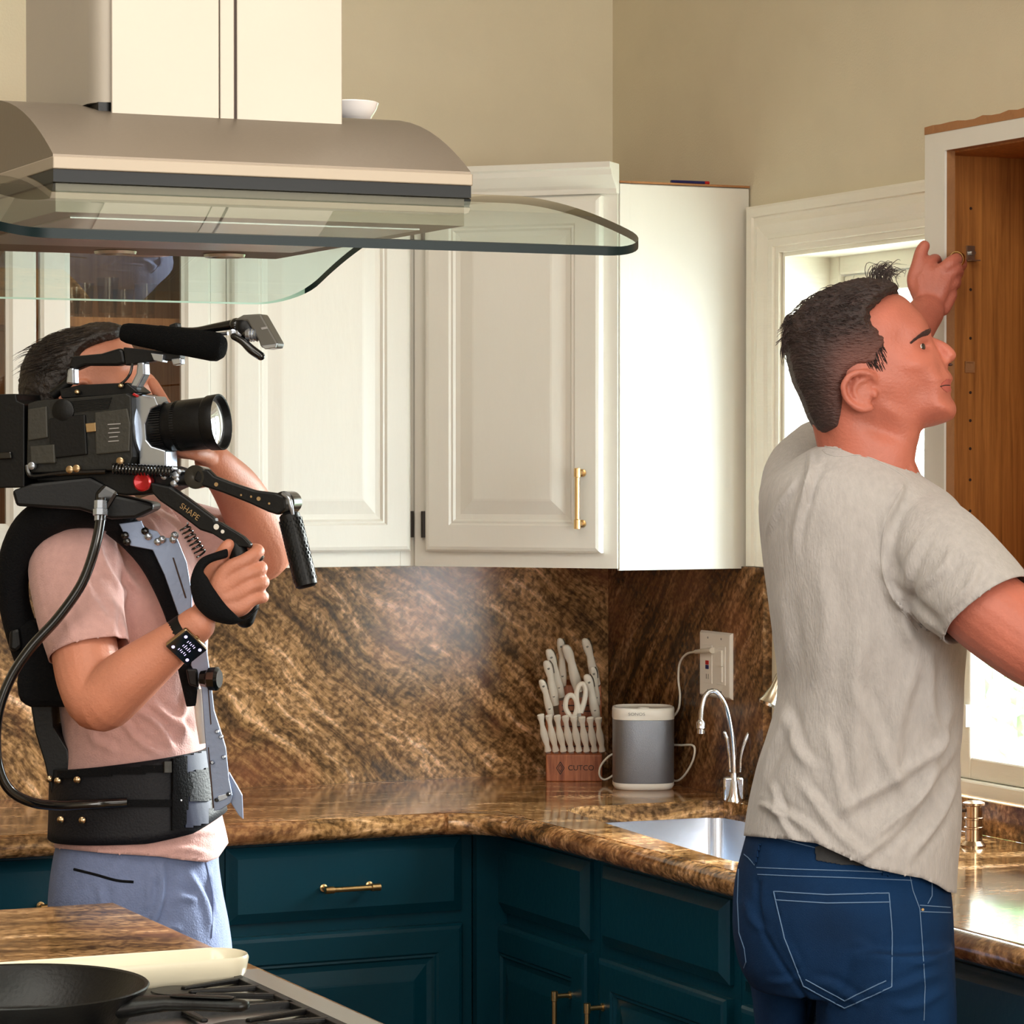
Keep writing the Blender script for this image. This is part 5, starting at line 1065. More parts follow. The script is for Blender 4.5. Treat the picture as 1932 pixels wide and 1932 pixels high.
for i in range(60):
    y = random.uniform(700, 790); a = at(46, y, DO + random.gauss(0, .03)); C.append([a, a - RT * .004 - UP * .004, a - RT * .007 - UP * .010, a - RT * .009 - UP * .016])
strands(m2, C, .0006, 'hair_brown')
# pink t-shirt
PS = [(958, 120, 300, 4.82, .080), (985, 82, 335, 4.82, .105), (1030, 62, 358, 4.82, .122), (1100, 72, 384, 4.82, .130), (1180, 86, 392, 4.82, .130), (1260, 104, 390, 4.82, .126), (1340, 114, 386, 4.82, .122), (1420, 122, 388, 4.82, .122), (1500, 112, 408, 4.82, .128), (1560, 106, 424, 4.82, .134), (1600, 103, 432, 4.82, .138), (1640, 103, 432, 4.82, .138)]
bm = new(); rowloft(bm, PS, n=44, e=2.2)
limb(bm, [(142, 1020, 4.74, .070), (142, 1080, 4.70, .073), (152, 1160, 4.66, .068), (168, 1225, 4.625, .0635), (180, 1290, 4.61, .062)], n=22)
limb(bm, [(300, 1010, 4.89, .068), (370, 1028, 4.91, .066), (430, 1040, 4.93, .062)], n=20)
HM2 = ([60, 105, 200, 300, 340, 390, 412, 430, 445], [1598, 1600, 1610, 1616, 1622, 1627, 1618, 1592, 1570])
FP = [(175, 1010, 235, 1130, 7, .006), (200, 1000, 262, 1120, 7, .006), (230, 1000, 290, 1100, 7, .005), (150, 1060, 200, 1180, 9, .004), (232, 1110, 236, 1220, 6, .006), (205, 1130, 225, 1215, 8, .004), (120, 1130, 130, 1210, 10, .003), (260, 1335, 330, 1410, 7, .007), (225, 1360, 300, 1425, 7, .006), (290, 1320, 360, 1400, 8, .006), (170, 1380, 215, 1425, 8, .004), (350, 1290, 345, 1400, 9, .005), (290, 965, 335, 1010, 5, .005), (305, 955, 345, 990, 4, .004), (275, 980, 330, 1035, 5, .004), (330, 1585, 420, 1560, 6, .004), (310, 1600, 400, 1610, 5, .003), (300, 1130, 350, 1250, 12, .004), (140, 1590, 260, 1600, 5, .003)]
def pp(me):
    folds(me, FP, .0015)
    cutf(me, hemf(HM2, lambda px, py, D: py > 1500), (0, 0, -1), .0042)
    c = at(170, 1232, 4.63); f, d = tubef(c, at(181, 1300, 4.61) - at(168, 1232, 4.63), .095); cutf(me, f, d, .0042)
    c = at(402, 1036, 4.92); f, d = tubef(c, at(430, 1040, 4.93) - c, .10); cutf(me, f, d, .0042)
sh2 = fuse('t_shirt', bm, .0042, 'pink_shirt', m2, smooth=3, label='dusty pink t-shirt', post=pp); thick(sh2, .002)
ts2 = bvh(sh2); bm = new(); surfline(bm, ts2, [(102, 1226), (140, 1224), (190, 1214), (236, 1207)], .001, .0002); part('seam', bm, 'pink_shirt', sh2)
# shorts
ST = [(1585, 108, 420, 4.82, .125), (1620, 100, 412, 4.82, .130), (1680, 93, 418, 4.82, .138), (1740, 92, 430, 4.82, .140), (1800, 95, 438, 4.82, .138), (1860, 100, 438, 4.82, .13)]
bm = new(); rowloft(bm, ST, n=40, e=2.3); rowloft(bm, [(1800, 95, 300, 4.74, .10), (1900, 100, 300, 4.72, .10), (2100, 105, 295, 4.72, .098)], n=26); rowloft(bm, [(1800, 270, 438, 4.9, .10), (1900, 275, 440, 4.9, .10), (2100, 280, 435, 4.9, .095)], n=26)
def sp_(me): folds(me, [(310, 1620, 285, 1760, 8, .007), (360, 1640, 400, 1760, 7, .005), (330, 1700, 370, 1690, 8, .004), (395, 1640, 405, 1720, 4, .006), (180, 1670, 210, 1760, 8, .004), (340, 1760, 300, 1740, 7, .004), (290, 1650, 270, 1720, 7, .004)], .002)
so = fuse('shorts', bm, .0045, 'shorts_blue', m2, smooth=3, label='grey-blue shorts', post=sp_); tso = bvh(so)
bm = new(); surfline(bm, tso, [(140, 1640), (180, 1650), (220, 1661), (252, 1664)], .0022, .0003); part('back_pocket', bm, 'black_fabric', so)
bm = new(); surfline(bm, tso, [(388, 1626), (396, 1660), (402, 1700), (399, 1770)], .0011, .0004); part('side_seam', bm, 'shorts_blue', so)
bm = new()
for x, D_ in ((200, 4.74), (350, 4.9)):
    rowloft(bm, [(2080, x - 66, x + 66, D_, .062), (2250, x - 55, x + 55, D_, .052), (2450, x - 58, x + 50, D_ + .01, .052), (2600, x - 40, x + 38, D_, .038), (2690, x - 40, x + 40, D_, .04)], n=20)
o_ = part('legs', bm, 'skin', m2, smooth=80)
for x, D_ in ((200, 4.74), (350, 4.9)):
    bm = new(); b0 = at(x, 2700, D_); b0.z = 0; fd = (RT * .95 - FW * .2).normalized(); tube(bm, [b0 - fd * .07 + UP * .045, b0 + UP * .05, b0 + fd * .09 + UP * .038, b0 + fd * .18 + UP * .028], [.040, .046, .040, .026], n=16, k=5, round_ends=True)
    for v in bm.verts: v.co.z = max(v.co.z, .002)
    part('shoe', bm, 'white_plastic', m2, smooth=True)
# ================================================================== CAMERA RIG
TA = math.tan(math.radians(17))
GX = (RT * math.cos(math.radians(17)) - FW * math.sin(math.radians(17))).normalized(); GY = (FW * math.cos(math.radians(17)) + RT * math.sin(math.radians(17))).normalized()
def G(px, py, off=0.0): return at(px, py, 4.585 - (px - 240) * pxm(4.6) * TA + off)
def gp(name, pix, th, m, par, off=0.0, bevel=.002, label=None):
    bm = new(); prism(bm, [G(x, y, off) for x, y in pix], GY * th); return part(name, bm, m, par, bevel=bevel, label=label)
rig = thing('video_camera', 'black cinema camera with long lens on the operator shoulder', 'video camera', G(200, 820))
cb = gp('camera_body', [(52, 762), (70, 756), (238, 742), (247, 748), (250, 862), (240, 885), (150, 892), (60, 892), (50, 880)], .115, 'camera_body', rig, .0)
gp('side_panel', [(178, 778), (240, 770), (246, 800), (244, 852), (180, 858)], .006, 'camera_grey', cb, -.004)
gp('side_panel', [(52, 772), (88, 766), (90, 826), (52, 832)], .006, 'camera_grey', cb, -.004)
gp('door_panel', [(92, 790), (160, 782), (164, 858), (94, 866)], .006, 'black_plastic', cb, -.005)
gp('port_cover', [(56, 842), (102, 838), (104, 874), (58, 876)], .010, 'camera_grey', cb, -.008)
for i in range(7): gp('vent_rib', [(130, 757 + i * 3.2), (210 - i, 750 + i * 3.2), (210 - i, 751.6 + i * 3.2), (130, 758.6 + i * 3.2)], .004, 'black_plastic', cb, -.003, 0)
bm = new(); lathe(bm, G(120, 775, -.0), -GY, [(-.002, .018), (.003, .018), (.005, .015)], n=24); part('dial', bm, 'black_plastic', cb, smooth=True)
gp('badge', [(161, 799), (180, 797), (181, 814), (163, 816)], .002, 'gold_metal', cb, -.006, .0008)
for i, t_ in enumerate(((203, 800, 24), (206, 808, 18), (204, 816, 22), (206, 824, 16), (204, 832, 20))): gp('marking', [(t_[0], t_[1]), (t_[0] + t_[2], t_[1] - 1.5), (t_[0] + t_[2], t_[1] + .3), (t_[0], t_[1] + 1.8)], .001, 'print_grey', cb, -.0052, 0)
gp('battery', [(-60, 745), (30, 743), (32, 756), (46, 762), (46, 920), (-60, 922)], .10, 'black_plastic', rig, .005)
gp('battery_plate', [(-60, 856), (20, 852), (22, 866), (-60, 870)], .004, 'black_gloss', rig, -.002)
bm = new(); tube(bm, [G(52, 878, -.006), G(55, 892, -.008), G(66, 899, -.008), G(120, 893, -.008), G(200, 890, -.006)], .0042, n=8); part('guard_rail', bm, 'black_gloss', rig, smooth=True)
for x, y, m_ in ((60, 879, 'silver'), (132, 886, 'gold_metal'), (145, 884, 'gold_metal'), (227, 870, 'gold_metal')):
    bm = new(); lathe(bm, G(x, y, -.010), -GY, [(-.004, .006), (.002, .006), (.003, .004)], n=14); part('bolt', bm, m_, rig, smooth=True)
# mount and lens
gp('lens_mount_plate', [(249, 752), (268, 745), (292, 748), (299, 765), (284, 772), (274, 800), (276, 830), (286, 842), (312, 850), (313, 882), (262, 884), (262, 846), (252, 836)], .045, 'silver', rig, .02)
gp('tape_strip', [(252, 741), (262, 746), (259, 750), (249, 745)], .004, 'red_knob', rig, -.006, .0005)
la, lb = G(262, 811, .055), G(418, 796, .055); ld = (lb - la).normalized(); LL = (lb - la).length
lens = thing('x', '', '') if False else None
bm = new(); lathe(bm, la, ld, [(0, .030), (.006, .034), (.010, .0345), (.012, .031), (.020, .030), (.030, .030), (.034, .033), (.042, .0355), (LL * .52, .0380), (LL * .53, .0388), (LL * .84, .0395), (LL * .85, .0405), (LL * .87, .0418), (LL - .001, .0428), (LL, .0424), (LL - .001, .0405), (LL - .006, .0400), (LL - .010, .0390), (LL - .022, .033)], n=56); ln = part('lens', bm, 'black_plastic', rig, smooth=32, label='long black zoom lens')
bm = new(); lathe(bm, la + ld * (LL - .010), ld, [(-.004, .0395), (-.001, .0388), (.003, .030), (.0060, .015), (.0068, .001)], n=40); part('front_element', bm, 'lens_blue', ln, smooth=True, label='bright reflecting front glass')
for a_ in (.30, .55):
    bm = new()
    for i in range(60):
        t = 2 * math.pi * i / 60; u_, v_ = frame_of(ld); c = la + ld * LL * a_ + (u_ * math.cos(t) + v_ * math.sin(t)) * .0375; obox(bm, c, ld, (u_ * math.cos(t) + v_ * math.sin(t)), ld.cross(u_ * math.cos(t) + v_ * math.sin(t)), .009, .0012, .0011)
    part('grip_ring', bm, 'black_plastic', ln)['kind'] = 'stuff'
bm = new(); lathe(bm, G(270, 812, .055), ld, [(-.006, .043), (.002, .046), (.006, .046), (.007, .04)], n=40); part('mount_ring', bm, 'silver', ln, smooth=True)
# top handle
hb = gp('top_handle', [(128, 694), (134, 672), (190, 667), (226, 656), (232, 662), (236, 686), (220, 690), (160, 690), (140, 698)], .024, 'black_plastic', rig, .03, .004)
bm = new(); tube(bm, [G(132, 694, .04), G(136, 712, .04), G(120, 730, .04), G(100, 745, .04)], [.006, .007, .008, .008], n=10); part('handle_post', bm, 'black_plastic', hb, smooth=True)
gp('handle_bracket', [(127, 696), (139, 693), (140, 726), (124, 724)], .02, 'silver', hb, .022, .003)
gp('handle_bracket', [(258, 684), (272, 683), (273, 706), (259, 732), (243, 730), (256, 704)], .022, 'silver', hb, .022, .003)
gp('handle_bracket', [(240, 732), (256, 728), (258, 744), (240, 746)], .022, 'black_plastic', hb, .022, .003)
bm = new(); tube(bm, [G(250, 686, .018), G(246, 704, .016), G(236, 718, .016), G(222, 728, .016)], .0022, n=8); part('cable', bm, 'black_gloss', rig, smooth=True)
gp('top_plate', [(112, 735), (150, 726), (240, 722), (262, 740), (240, 746), (115, 752)], .05, 'black_plastic', rig, .02, .002)
for x, y in ((146, 740), (228, 728)):
    bm = new(); sphere(bm, G(x, y, .012), .0045, n=12); part('screw', bm, 'gold_metal', rig, smooth=True)
# microphone
mic = thing('microphone', 'black foam-covered shotgun microphone on top of the camera', 'microphone', G(320, 640, .03))
a, b = G(230, 627, .035), G(405, 654, .030); d = (b - a).normalized(); L = (b - a).length
bm = new(); lathe(bm, a, d, [(0, .008), (.002, .013), (.01, .0155), (.028, .017), (.034, .0175), (.06, .0185), (.062, .0195), (L - .004, .0225), (L + .006, .0215), (L + .014, .016), (L + .018, .004)], n=36)
part('foam_cover', bm, 'black_foam', mic, smooth=45)
gp('mount', [(232, 655), (340, 668), (338, 682), (300, 680), (236, 690)], .022, 'black_plastic', mic, .03, .002)
gp('clamp', [(284, 666), (308, 669), (306, 684), (290, 680)], .02, 'silver', mic, .02, .001)
gp('clamp_screw', [(322, 677), (341, 675), (342, 687), (326, 690)], .016, 'silver', mic, .025, .002)
gp('shoe_block', [(318, 613), (333, 608), (335, 622), (320, 626)], .018, 'black_plastic', mic, .03, .002)
# articulated monitor
mo = thing('monitor', 'small grey monitor on an articulated arm in front of the microphone', 'monitor', G(495, 628, .03))
bm = new(); tube(bm, [G(320, 622, .045), G(365, 625, .04), (G(405, 618, .035)), G(442, 612, .03)], [.0055, .006, .0065, .008], n=12); part('arm', bm, 'black_gloss', mo, smooth=True)
bm = new(); tube(bm, [G(350, 634, .045), G(430, 629, .035)], .0028, n=8); part('rod', bm, 'silver', mo, smooth=True)
bm = new(); sphere(bm, G(446, 614, .028), .0115, n=16); part('joint', bm, 'black_gloss', mo, smooth=True)
bm = new(); sphere(bm, G(466, 618, .022), .018, .014, .018, n=18); part('joint', bm, 'black_plastic', mo, smooth=True)
for i in range(4):
    bm = new(); lathe(bm, G(440 + i * 12, 628, .012), (-GY + GX * .2), [(-.01, .0055), (.003, .0055), (.004, .003)], n=12); part('knob', bm, 'silver' if i in (0, 1) else 'black_gloss', mo, smooth=True)
bm = new(); lathe(bm, G(474, 630, .018), GX, [(-.006, .011), (0, .012), (.002, .010), (.004, .012), (.006, .010), (.010, .012), (.012, .008)], n=20); part('tilt_ring', bm, 'silver', mo, smooth=True)
scr = gp('housing', [(440, 604), (458, 594), (492, 592), (524, 648), (520, 657), (492, 656), (486, 640), (466, 606)], .030, 'grey_plastic', mo, .008, .003)
gp('edge_plate', [(492, 652), (522, 648), (519, 656), (500, 659)], .032, 'silver', scr, .006, .001)
text('DJI', .008, G(497, 620, .0065), GX * .5 - UP * .86, UP * .5 + GX * .86, 'print_grey', 'lettering', scr, .0003) if False else gp('marking', [(492, 618), (503, 616), (505, 620), (494, 622)], .001, 'print_grey', scr, .0072, 0)
bm = new(); tube(bm, [G(442, 634, .012), G(458, 644, .010), G(475, 660, .010), G(492, 672, .012)], [.006, .006, .007, .0065], n=10, round_ends=True); part('lever', bm, 'black_gloss', mo, smooth=True)
# shoulder mount and rods
gp('base_plate', [(60, 893), (240, 886), (300, 880), (330, 890), (336, 910), (290, 930), (240, 935), (200, 930), (190, 915), (70, 908)], .09, 'black_plastic', rig, .01, .003)
bm = new(); P = []
for i in range(120): t = i / 119; a = i * .95; c = G(212 + 112 * t, 884 + 6 * t, -.012); P.append(c + UP * .0075 * math.cos(a) + GY * .0075 * math.sin(a))
tube(bm, P, .0016, n=6, k=2); part('coiled_cable', bm, 'black_gloss', rig, smooth=True)
bm = new(); lathe(bm, G(272, 909, -.004), -GY, [(-.01, .012), (.0, .014), (.008, .0145), (.010, .012), (.009, .008), (.007, .001)], n=28); part('knob', bm, 'red_knob', rig, smooth=50, label='red anodised knob')
bm = new(); lathe(bm, G(300, 904, .03), GX, [(-.02, .007), (.02, .007), (.022, .010), (.032, .010), (.034, .006), (.045, .006)], n=18); part('rod_clamp', bm, 'silver', rig, smooth=40)
for x, y, r in ((324, 884, .004), (332, 897, .006), (328, 912, .005), (310, 899, .005), (338, 890, .004), (316, 888, .0035), (334, 905, .004)):
    bm = new(); lathe(bm, G(x, y, -.002), -GY, [(-.012, r), (.002, r), (.003, r * .6)], n=14); part('thumbscrew', bm, 'silver', rig, smooth=40)
# upper front arm with right-hand grip (far)
fa = thing('front_grip_arm', 'black drilled arm with ribbed hand grip reaching forward from the camera', 'camera grip', G(460, 930))
bm = new(); lathe(bm, G(370, 900, .0), -GY, [(-.03, .016), (.0, .018), (.003, .018), (.004, .012), (.002, .004)], n=28); part('rosette', bm, 'black_gloss', fa, smooth=40)
bm = new(); lathe(bm, G(342, 904, .012), GX, [(-.01, .011), (.02, .011)], n=18); part('rod_sleeve', bm, 'black_plastic', fa, smooth=40)
ar = gp('arm', [(372, 884), (392, 886), (404, 898), (440, 912), (480, 925), (520, 930), (538, 938), (540, 960), (524, 972), (505, 966), (470, 950), (420, 930), (380, 917), (364, 905)], .014, 'black_plastic', fa, -.004, .003)
for x, y, r in ((408, 914, .0035), (455, 934, .0018), (474, 937, .002), (488, 941, .0036), (508, 950, .002)):
    bm = new(); lathe(bm, G(x, y, -.0045), -GY, [(0, r), (.0006, r * .9)], n=12); part('screw', bm, 'gold_metal', ar, smooth=True)
bm = new(); lathe(bm, G(541, 948, .012), -GY, [(-.02, .017), (.012, .017), (.014, .013)], n=24); part('joint', bm, 'black_gloss', fa, smooth=40)
bm = new(); tube(bm, [G(534, 932, -.008), G(545, 940, -.012), G(549, 955, -.012), G(552, 970, -.010)], [.003, .0035, .0035, .0025], n=10, round_ends=True); part('lever', bm, 'silver', fa, smooth=True)
def gripshape(par, a, b, name='grip'):
    d = (b - a).normalized(); L = (b - a).length; bm = new()
    lathe(bm, a, d, [(0, .012), (.003, .0155), (L * .2, .0165), (L * .38, .0175), (L * .55, .0165), (L * .75, .0175), (L * .93, .0170), (L - .003, .0165), (L, .012)], n=32); g = part(name, bm, 'black_plastic', par, smooth=40)
    bm = new(); u_, v_ = frame_of(d)
    for i in range(18):
        for j in range(16):
            t = 2 * math.pi * (j + .5 * (i % 2)) / 16; c = a + d * (.012 + (L - .024) * i / 17) + (u_ * math.cos(t) + v_ * math.sin(t)) * .0168; n = (c - a); n = (u_ * math.cos(t) + v_ * math.sin(t)); obox(bm, c, d, d.cross(n), n, .0022, .0018, .0010)
    k = part('knurling', bm, 'black_plastic', g); k['kind'] = 'stuff'; return g
gripshape(fa, G(545, 968, .004), G(579, 1108, .0))
# lower arm with the strapped hand grip
la_ = thing('hand_grip_arm', 'black drilled arm with strapped grip held in the operator right hand', 'camera grip', G(400, 1000))
a2 = gp('arm', [(282, 910), (320, 918), (350, 938), (404, 978), (412, 1003), (400, 1008), (376, 1000), (340, 972), (300, 945), (286, 930)], .016, 'black_plastic', la_, -.012, .003)
gp('extension', [(402, 982), (416, 986), (458, 1012), (472, 1026), (472, 1034), (452, 1032), (436, 1030), (398, 1006)], .012, 'black_plastic', a2, -.012, .002)
for x, y, r, m_ in ((408, 994, .0045, 'cabinet_white'), (420, 1003, .003, 'cabinet_white')):
    bm = new(); lathe(bm, G(x, y, -.0125), -GY, [(0, r), (.0006, r * .9)], n=14); part('hole', bm, m_, a2)
text('SHAPE', .0125, G(358, 966, -.0128), GX * .82 - UP * .57, UP * .82 + GX * .57, 'gold_metal', 'lettering', a2, .0003)
bm = new(); P = []
for i in range(46): t = i / 45; a = i * 1.05; c = G(346 + 34 * t, 992 + 54 * t, -.004); P.append(c + (GX * .8 + UP * .5) * .0085 * math.cos(a) + GY * .0085 * math.sin(a))
tube(bm, P, .0015, n=6, k=3); part('coiled_cable', bm, 'black_gloss', la_, smooth=True)
bm = new(); tube(bm, [at(446, 1022, 4.535), at(452, 1048, 4.535), at(462, 1090, 4.54), at(468, 1130, 4.545), at(462, 1166, 4.55)], [.012, .016, .018, .018, .015], n=18, round_ends=True); part('grip', bm, 'black_plastic', la_, smooth=60)
bm = new(); prism(bm, [at(x, y, 4.515) for x, y in ((440, 1075), (462, 1058), (490, 1046), (499, 1050), (494, 1058), (466, 1070), (446, 1084))], FW * .02); part('trigger', bm, 'black_gloss', la_, bevel=.003)
# strap: broad band over the back of the hand
outl = [((430, 1034), (432, 1052)), ((405, 1042), (398, 1062)), ((380, 1052), (384, 1078)), ((366, 1070), (392, 1090)), ((358, 1095), (400, 1104)), ((360, 1120), (414, 1124)), ((368, 1144), (428, 1142)), ((390, 1166), (444, 1158)), ((415, 1176), (456, 1168)), ((445, 1178), (470, 1166)), ((470, 1160), (494, 1142))]
bm = new(); rs = []
for i, (o_, n_) in enumerate(catmull([(*a, *b) for a, b in outl], 4) if False else [(None, None)] * 0): pass
CC = catmull([(a[0], a[1], b[0], b[1]) for a, b in outl], 4)
for i, c in enumerate(CC):
    t = i / (len(CC) - 1); D1 = 4.50 - .016 * math.sin(math.pi * t); p, q = at(c[0], c[1], D1 + .006), at(c[2], c[3], D1 - .002); md_ = (p + q) / 2 - FW * .008
    rs.append([p, md_, q, q + FW * .004, md_ + FW * .005, p + FW * .005])
rings(bm, rs); so_ = part('strap', bm, 'black_fabric', la_, smooth=60, label='padded black hand strap'); ss = so_.modifiers.new('s', 'SUBSURF'); ss.levels = 1; ss.render_levels = 2
# ---------------------------------------------------------------- support vest
vs = thing('support_vest', 'black camera support vest with waist belt and grey metal chest spine on the operator', 'vest', at(260, 1450, 4.82))
def bandpts(rows, yt, yb, n, k, grow, e=2.3):
    R_ = rowinterp(rows, 6); ys_ = [r[0] for r in R_]; out = []
    for j in range(k + 1):
        ring = []
        for i in range(n):
            t = 2 * math.pi * i / n; cs, sn_ = math.cos(t), math.sin(t); q = (abs(cs) ** e + abs(sn_) ** e) ** (-1 / e); x = 260 + 150 * cs
            for it in range(3):
                y = yt(x) + (yb(x) - yt(x)) * j / k; xl, xr, D, hd = (np.interp(y, ys_, [r[m] for r in R_]) for m in (1, 2, 3, 4)); g_ = grow / pxm(D); x = (xl + xr) / 2 + cs * q * ((xr - xl) / 2 + g_)
            c = at(x, y, D); ring.append(c + FW * (sn_ * q * (hd + grow)))
        out.append(ring)
    return out
BR = [(1400, 116, 388, 4.82, .124), (1460, 108, 400, 4.82, .128), (1540, 106, 418, 4.82, .132), (1600, 103, 428, 4.82, .136)]
yt = lambda x: float(np.interp(x, [90, 130, 385, 420], [1448, 1441, 1409, 1405])); yb = lambda x: float(np.interp(x, [90, 115, 300, 380, 432], [1575, 1578, 1571, 1556, 1528]))
bm = new(); A = bandpts(BR, yt, yb, 72, 8, .010); rings(bm, A, cap=False); belt = part('waist_belt', bm, 'belt_navy', vs, smooth=60, label='wide black waist belt'); md = belt.modifiers.new('s', 'SOLIDIFY'); md.thickness = .009
tbelt = bvh(belt)
for pl, m_, th_, nm in (([(330, 1418), (382, 1411), (394, 1424), (396, 1450), (392, 1554), (345, 1566), (340, 1500)], 'belt_panel', .004, 'front_panel'), ([(350, 1456), (396, 1446), (397, 1512), (352, 1516)], 'belt_navy', .006, 'front_tab'), ([(322, 1424), (346, 1420), (350, 1455), (360, 1480), (352, 1512), (346, 1564), (322, 1568)], 'black_fabric', .009, 'cinch_strap'), ([(110, 1452), (330, 1440), (330, 1458), (112, 1470)], 'black_fabric', .005, 'webbing'), ([(108, 1508), (334, 1505), (334, 1524), (108, 1524)], 'black_fabric', .005, 'webbing')):
    bm = new(); surfpatch(bm, tbelt, pl, th_, 3.5, .0008); part(nm, bm, m_, vs, smooth=50)
bm = new(); surfpatch(bm, tbelt, [(303, 1436), (318, 1434), (320, 1458), (304, 1460)], .008, 3, .004); part('buckle', bm, 'camera_grey', vs)
for x, y in ((115, 1473), (150, 1471), (120, 1546), (159, 1547), (100, 1470), (336, 1511)):
    p = hit(tbelt, x, y, .006)
    if p is not None: bm = new(); lathe(bm, p, -FW, [(-.006, .0055), (.001, .0055), (.003, .003)], n=14); part('rivet', bm, 'gold_metal' if x < 300 else 'silver', vs, smooth=True)
# back frame and shoulder harness
def vprism(name, pix, D0, th, m_, bev=.006, lab=None):
    bm = new(); prism(bm, [at(x, y, D0) for x, y in pix], FW * th); return part(name, bm, m_, vs, bevel=bev, label=lab)
bm = new(); tube(bm, [at(x, y, D_) for x, y, D_ in ((225, 975, 4.66), (170, 962, 4.655), (110, 966, 4.66), (58, 1000, 4.68), (28, 1060, 4.70), (26, 1130, 4.72), (44, 1200, 4.73), (72, 1270, 4.73))], [.026, .028, .030, .030, .026, .024, .026, .028], n=20, k=5, flat=1, round_ends=True); part('shoulder_harness', bm, 'black_fabric', vs, smooth=70)
vprism('back_plate', [(22, 1190), (60, 1165), (88, 1210), (110, 1262), (142, 1325), (130, 1335), (56, 1335), (34, 1325), (30, 1290), (36, 1230)], 4.70, .16, 'black_fabric', .012)
vprism('back_spar', [(56, 1320), (98, 1320), (100, 1370), (128, 1415), (132, 1448), (112, 1560), (108, 1552), (84, 1440), (66, 1382)], 4.75, .10, 'black_plastic', .006)
vprism('shoulder_pad', [(22, 926), (60, 912), (170, 900), (205, 918), (208, 932), (290, 950), (290, 962), (255, 978), (210, 980), (150, 962), (30, 955)], 4.60, .10, 'black_plastic', .014)
vprism('adjuster', [(17, 1190), (36, 1184), (40, 1222), (30, 1232), (16, 1226)], 4.69, .05, 'black_plastic')
vprism('shoulder_bar', [(195, 912), (225, 928), (205, 960), (196, 985), (180, 980), (178, 930)], 4.595, .03, 'black_gloss')
bm = new(); tube(bm, [at(x, y, D_) for x, y, D_ in ((215, 985, 4.66), (255, 1015, 4.655), (290, 1060, 4.66), (318, 1120, 4.67), (338, 1180, 4.68), (352, 1260, 4.69), (366, 1330, 4.70))], [.022, .024, .022, .019, .017, .014, .012], n=14, k=5, flat=.6); part('front_strap', bm, 'black_fabric', vs, smooth=70)
pl1 = vprism('chest_plate', [(224, 988), (266, 982), (272, 996), (296, 1002), (304, 1014), (334, 1016), (352, 1060), (362, 1120), (362, 1150), (338, 1164), (310, 1085), (288, 1038), (246, 1030), (236, 1012)], 4.635, .006, 'plate_blue', .0012, 'pale grey metal chest plate')
bm = new(); prism(bm, [at(x, y, 4.634) for x, y in ((325, 1052), (328, 1052), (352, 1128), (349, 1129))], FW * .002); part('slot', bm, 'print_dark', pl1)
vprism('spine', [(364, 1170), (384, 1180), (396, 1270), (404, 1340), (418, 1384), (426, 1410), (432, 1470), (438, 1500), (434, 1516), (416, 1528), (404, 1530), (396, 1470), (388, 1410), (380, 1300), (372, 1280), (360, 1255), (366, 1220)], 4.665, .006, 'plate_blue', .0012, 'long grey metal spine plate running down to the belt')
bm = new(); prism(bm, [at(x, y, 4.664) for x, y in ((391, 1290), (393, 1290), (399, 1366), (397, 1368))], FW * .002); part('slot', bm, 'print_dark', vs)
bm = new(); prism(bm, [at(x, y, 4.664) for x, y in ((392, 1410), (394, 1410), (404, 1524), (401, 1526))], FW * .002); part('slot', bm, 'print_dark', vs)
vprism('blade_guard', [(432, 1456), (446, 1480), (457, 1500), (459, 1546), (450, 1538), (434, 1512)], 4.68, .005, 'plate_blue', .001, 'pointed grey side blade')
bm = new(); tube(bm, [at(374, 1300, 4.70), at(378, 1350, 4.70), at(386, 1402, 4.70)], .0085, n=12); part('support_tube', bm, 'white_plastic', vs, smooth=True, label='white support tube')
vprism('knob_bracket', [(350, 1262), (372, 1262), (374, 1298), (356, 1292)], 4.66, .02, 'black_plastic', .003)
vprism('nameplate', [(411, 1502), (428, 1497), (429, 1506), (412, 1513)], 4.6635, .002, 'silver', .0006)
bm = new(); lathe(bm, at(380, 1280, 4.65), (RT - FW * .3), [(0, .012), (.010, .014), (.014, .018), (.026, .019), (.030, .014)], n=10); part('clamp_knob', bm, 'black_gloss', vs, smooth=30)
for x, y, m_ in ((236, 1010, 'black_gloss'), (240, 1022, 'black_gloss'), (274, 1002, 'black_gloss'), (280, 1012, 'silver'), (298, 1022, 'silver'), (306, 1018, 'silver'), (327, 1018, 'silver'), (330, 1010, 'silver'), (401, 1438, 'silver'), (422, 1428, 'silver'), (410, 1380, 'silver'), (417, 1390, 'silver'), (409, 1509, 'black_gloss'), (431, 1498, 'black_gloss')):
    bm = new(); lathe(bm, at(x, y, 4.633 if y < 1100 else 4.664), -FW, [(-.004, .0036 if y > 1100 else .006), (.003, .0036 if y > 1100 else .006), (.006, .002)], n=12); part('bolt', bm, m_, vs, smooth=40)
hz = thing('flexible_hose', 'thick black hose looping from the shoulder mount round to the waist belt', 'hose', at(60, 1250, 4.56))
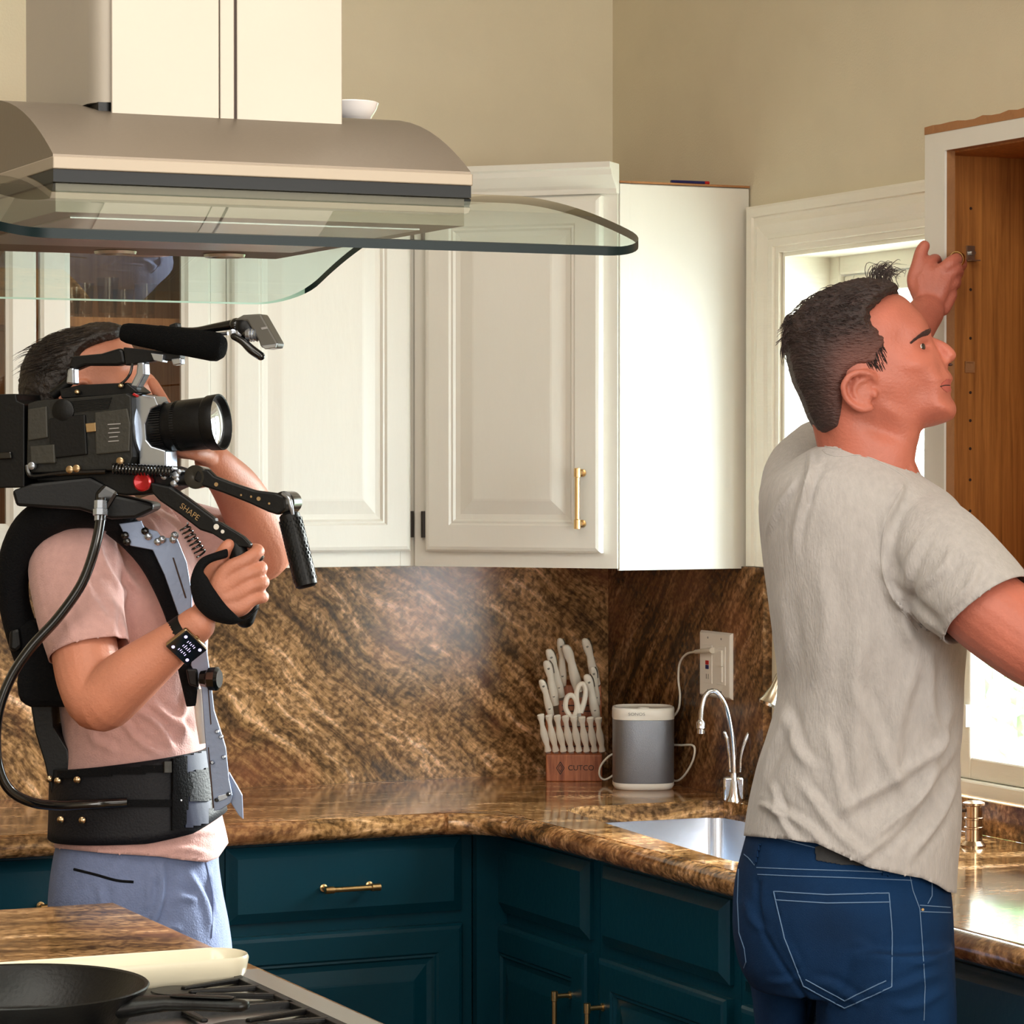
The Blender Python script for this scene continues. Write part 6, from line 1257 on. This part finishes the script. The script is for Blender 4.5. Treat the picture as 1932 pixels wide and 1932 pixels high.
bm = new(); tube(bm, [at(x, y, D_) for x, y, D_ in ((190, 940, 4.56), (190, 975, 4.555), (180, 1030, 4.55), (155, 1100, 4.55), (110, 1165, 4.55), (60, 1220, 4.55), (20, 1280, 4.55), (-4, 1350, 4.55), (-6, 1430, 4.56), (14, 1485, 4.57), (55, 1512, 4.59), (110, 1520, 4.625), (180, 1517, 4.655), (240, 1514, 4.66))], .0078, n=14, k=6); part('hose', bm, 'black_gloss', hz, smooth=True)
bm = new(); lathe(bm, at(190, 945, 4.56), (at(189, 982, 4.555) - at(190, 945, 4.56)), [(0, .010), (.012, .010), (.013, .0115), (.022, .0115), (.023, .009), (.030, .009)], n=8); part('fitting', bm, 'silver', hz, smooth=30, label='silver hose fitting')
# watch
wa = thing('smartwatch', 'black square smartwatch lit on the operator right wrist', 'watch', at(360, 1187, 4.50))
ax_ = (at(372, 1178, 4.525) - at(300, 1235, 4.54)).normalized(); wn = (-FW * .86 - UP * .45 + RT * .12); wn = (wn - ax_ * wn.dot(ax_)).normalized(); wt_ = ax_.cross(wn); wc = at(350, 1197, 4.53)
bm = new()
def wr_(a, r): return [wc + ax_ * a + (wn * math.cos(t) + wt_ * math.sin(t)) * r for t in [2 * math.pi * i / 36 for i in range(36)]]
rings(bm, [wr_(-.011, .0285), wr_(-.011, .0312), wr_(.011, .0300), wr_(.011, .0275)], cap=False); part('band', bm, 'black_plastic', wa, smooth=50)
cc_ = wc + wn * .0345; bm = new(); obox(bm, cc_, ax_, wt_, wn, .0215, .0245, .0056); wcse = part('case', bm, 'gold_metal', wa, bevel=.0045, bseg=4, smooth=60)
bm = new(); obox(bm, cc_ + wn * .0052, ax_, wt_, wn, .0200, .0230, .0014); part('screen', bm, 'watch_screen', wa, bevel=.0009)
bm = new(); top_ = cc_ + wn * .0068
for sx, sy in ((-1, -1), (1, 1), (-1, 1), (1, -1)): lathe(bm, top_ + ax_ * .0125 * sx + wt_ * .0155 * sy, wn, [(0, .0026), (.0002, .0026), (.0002, .0017), (0, .0017)], n=12)
for i in range(5):
    for j in range(3): obox(bm, top_ + ax_ * (-.009 + j * .009 + (i % 2) * .001) + wt_ * (-.007 + i * .0035), ax_, wt_, wn, .0018 + .0012 * ((i * j) % 2), .0005, .0001)
part('display', bm, 'watch_text', wa)
bm = new(); lathe(bm, cc_ + ax_ * .0215 , ax_, [(0, .0035), (.002, .0035)], n=12); part('crown', bm, 'gold_metal', wa)
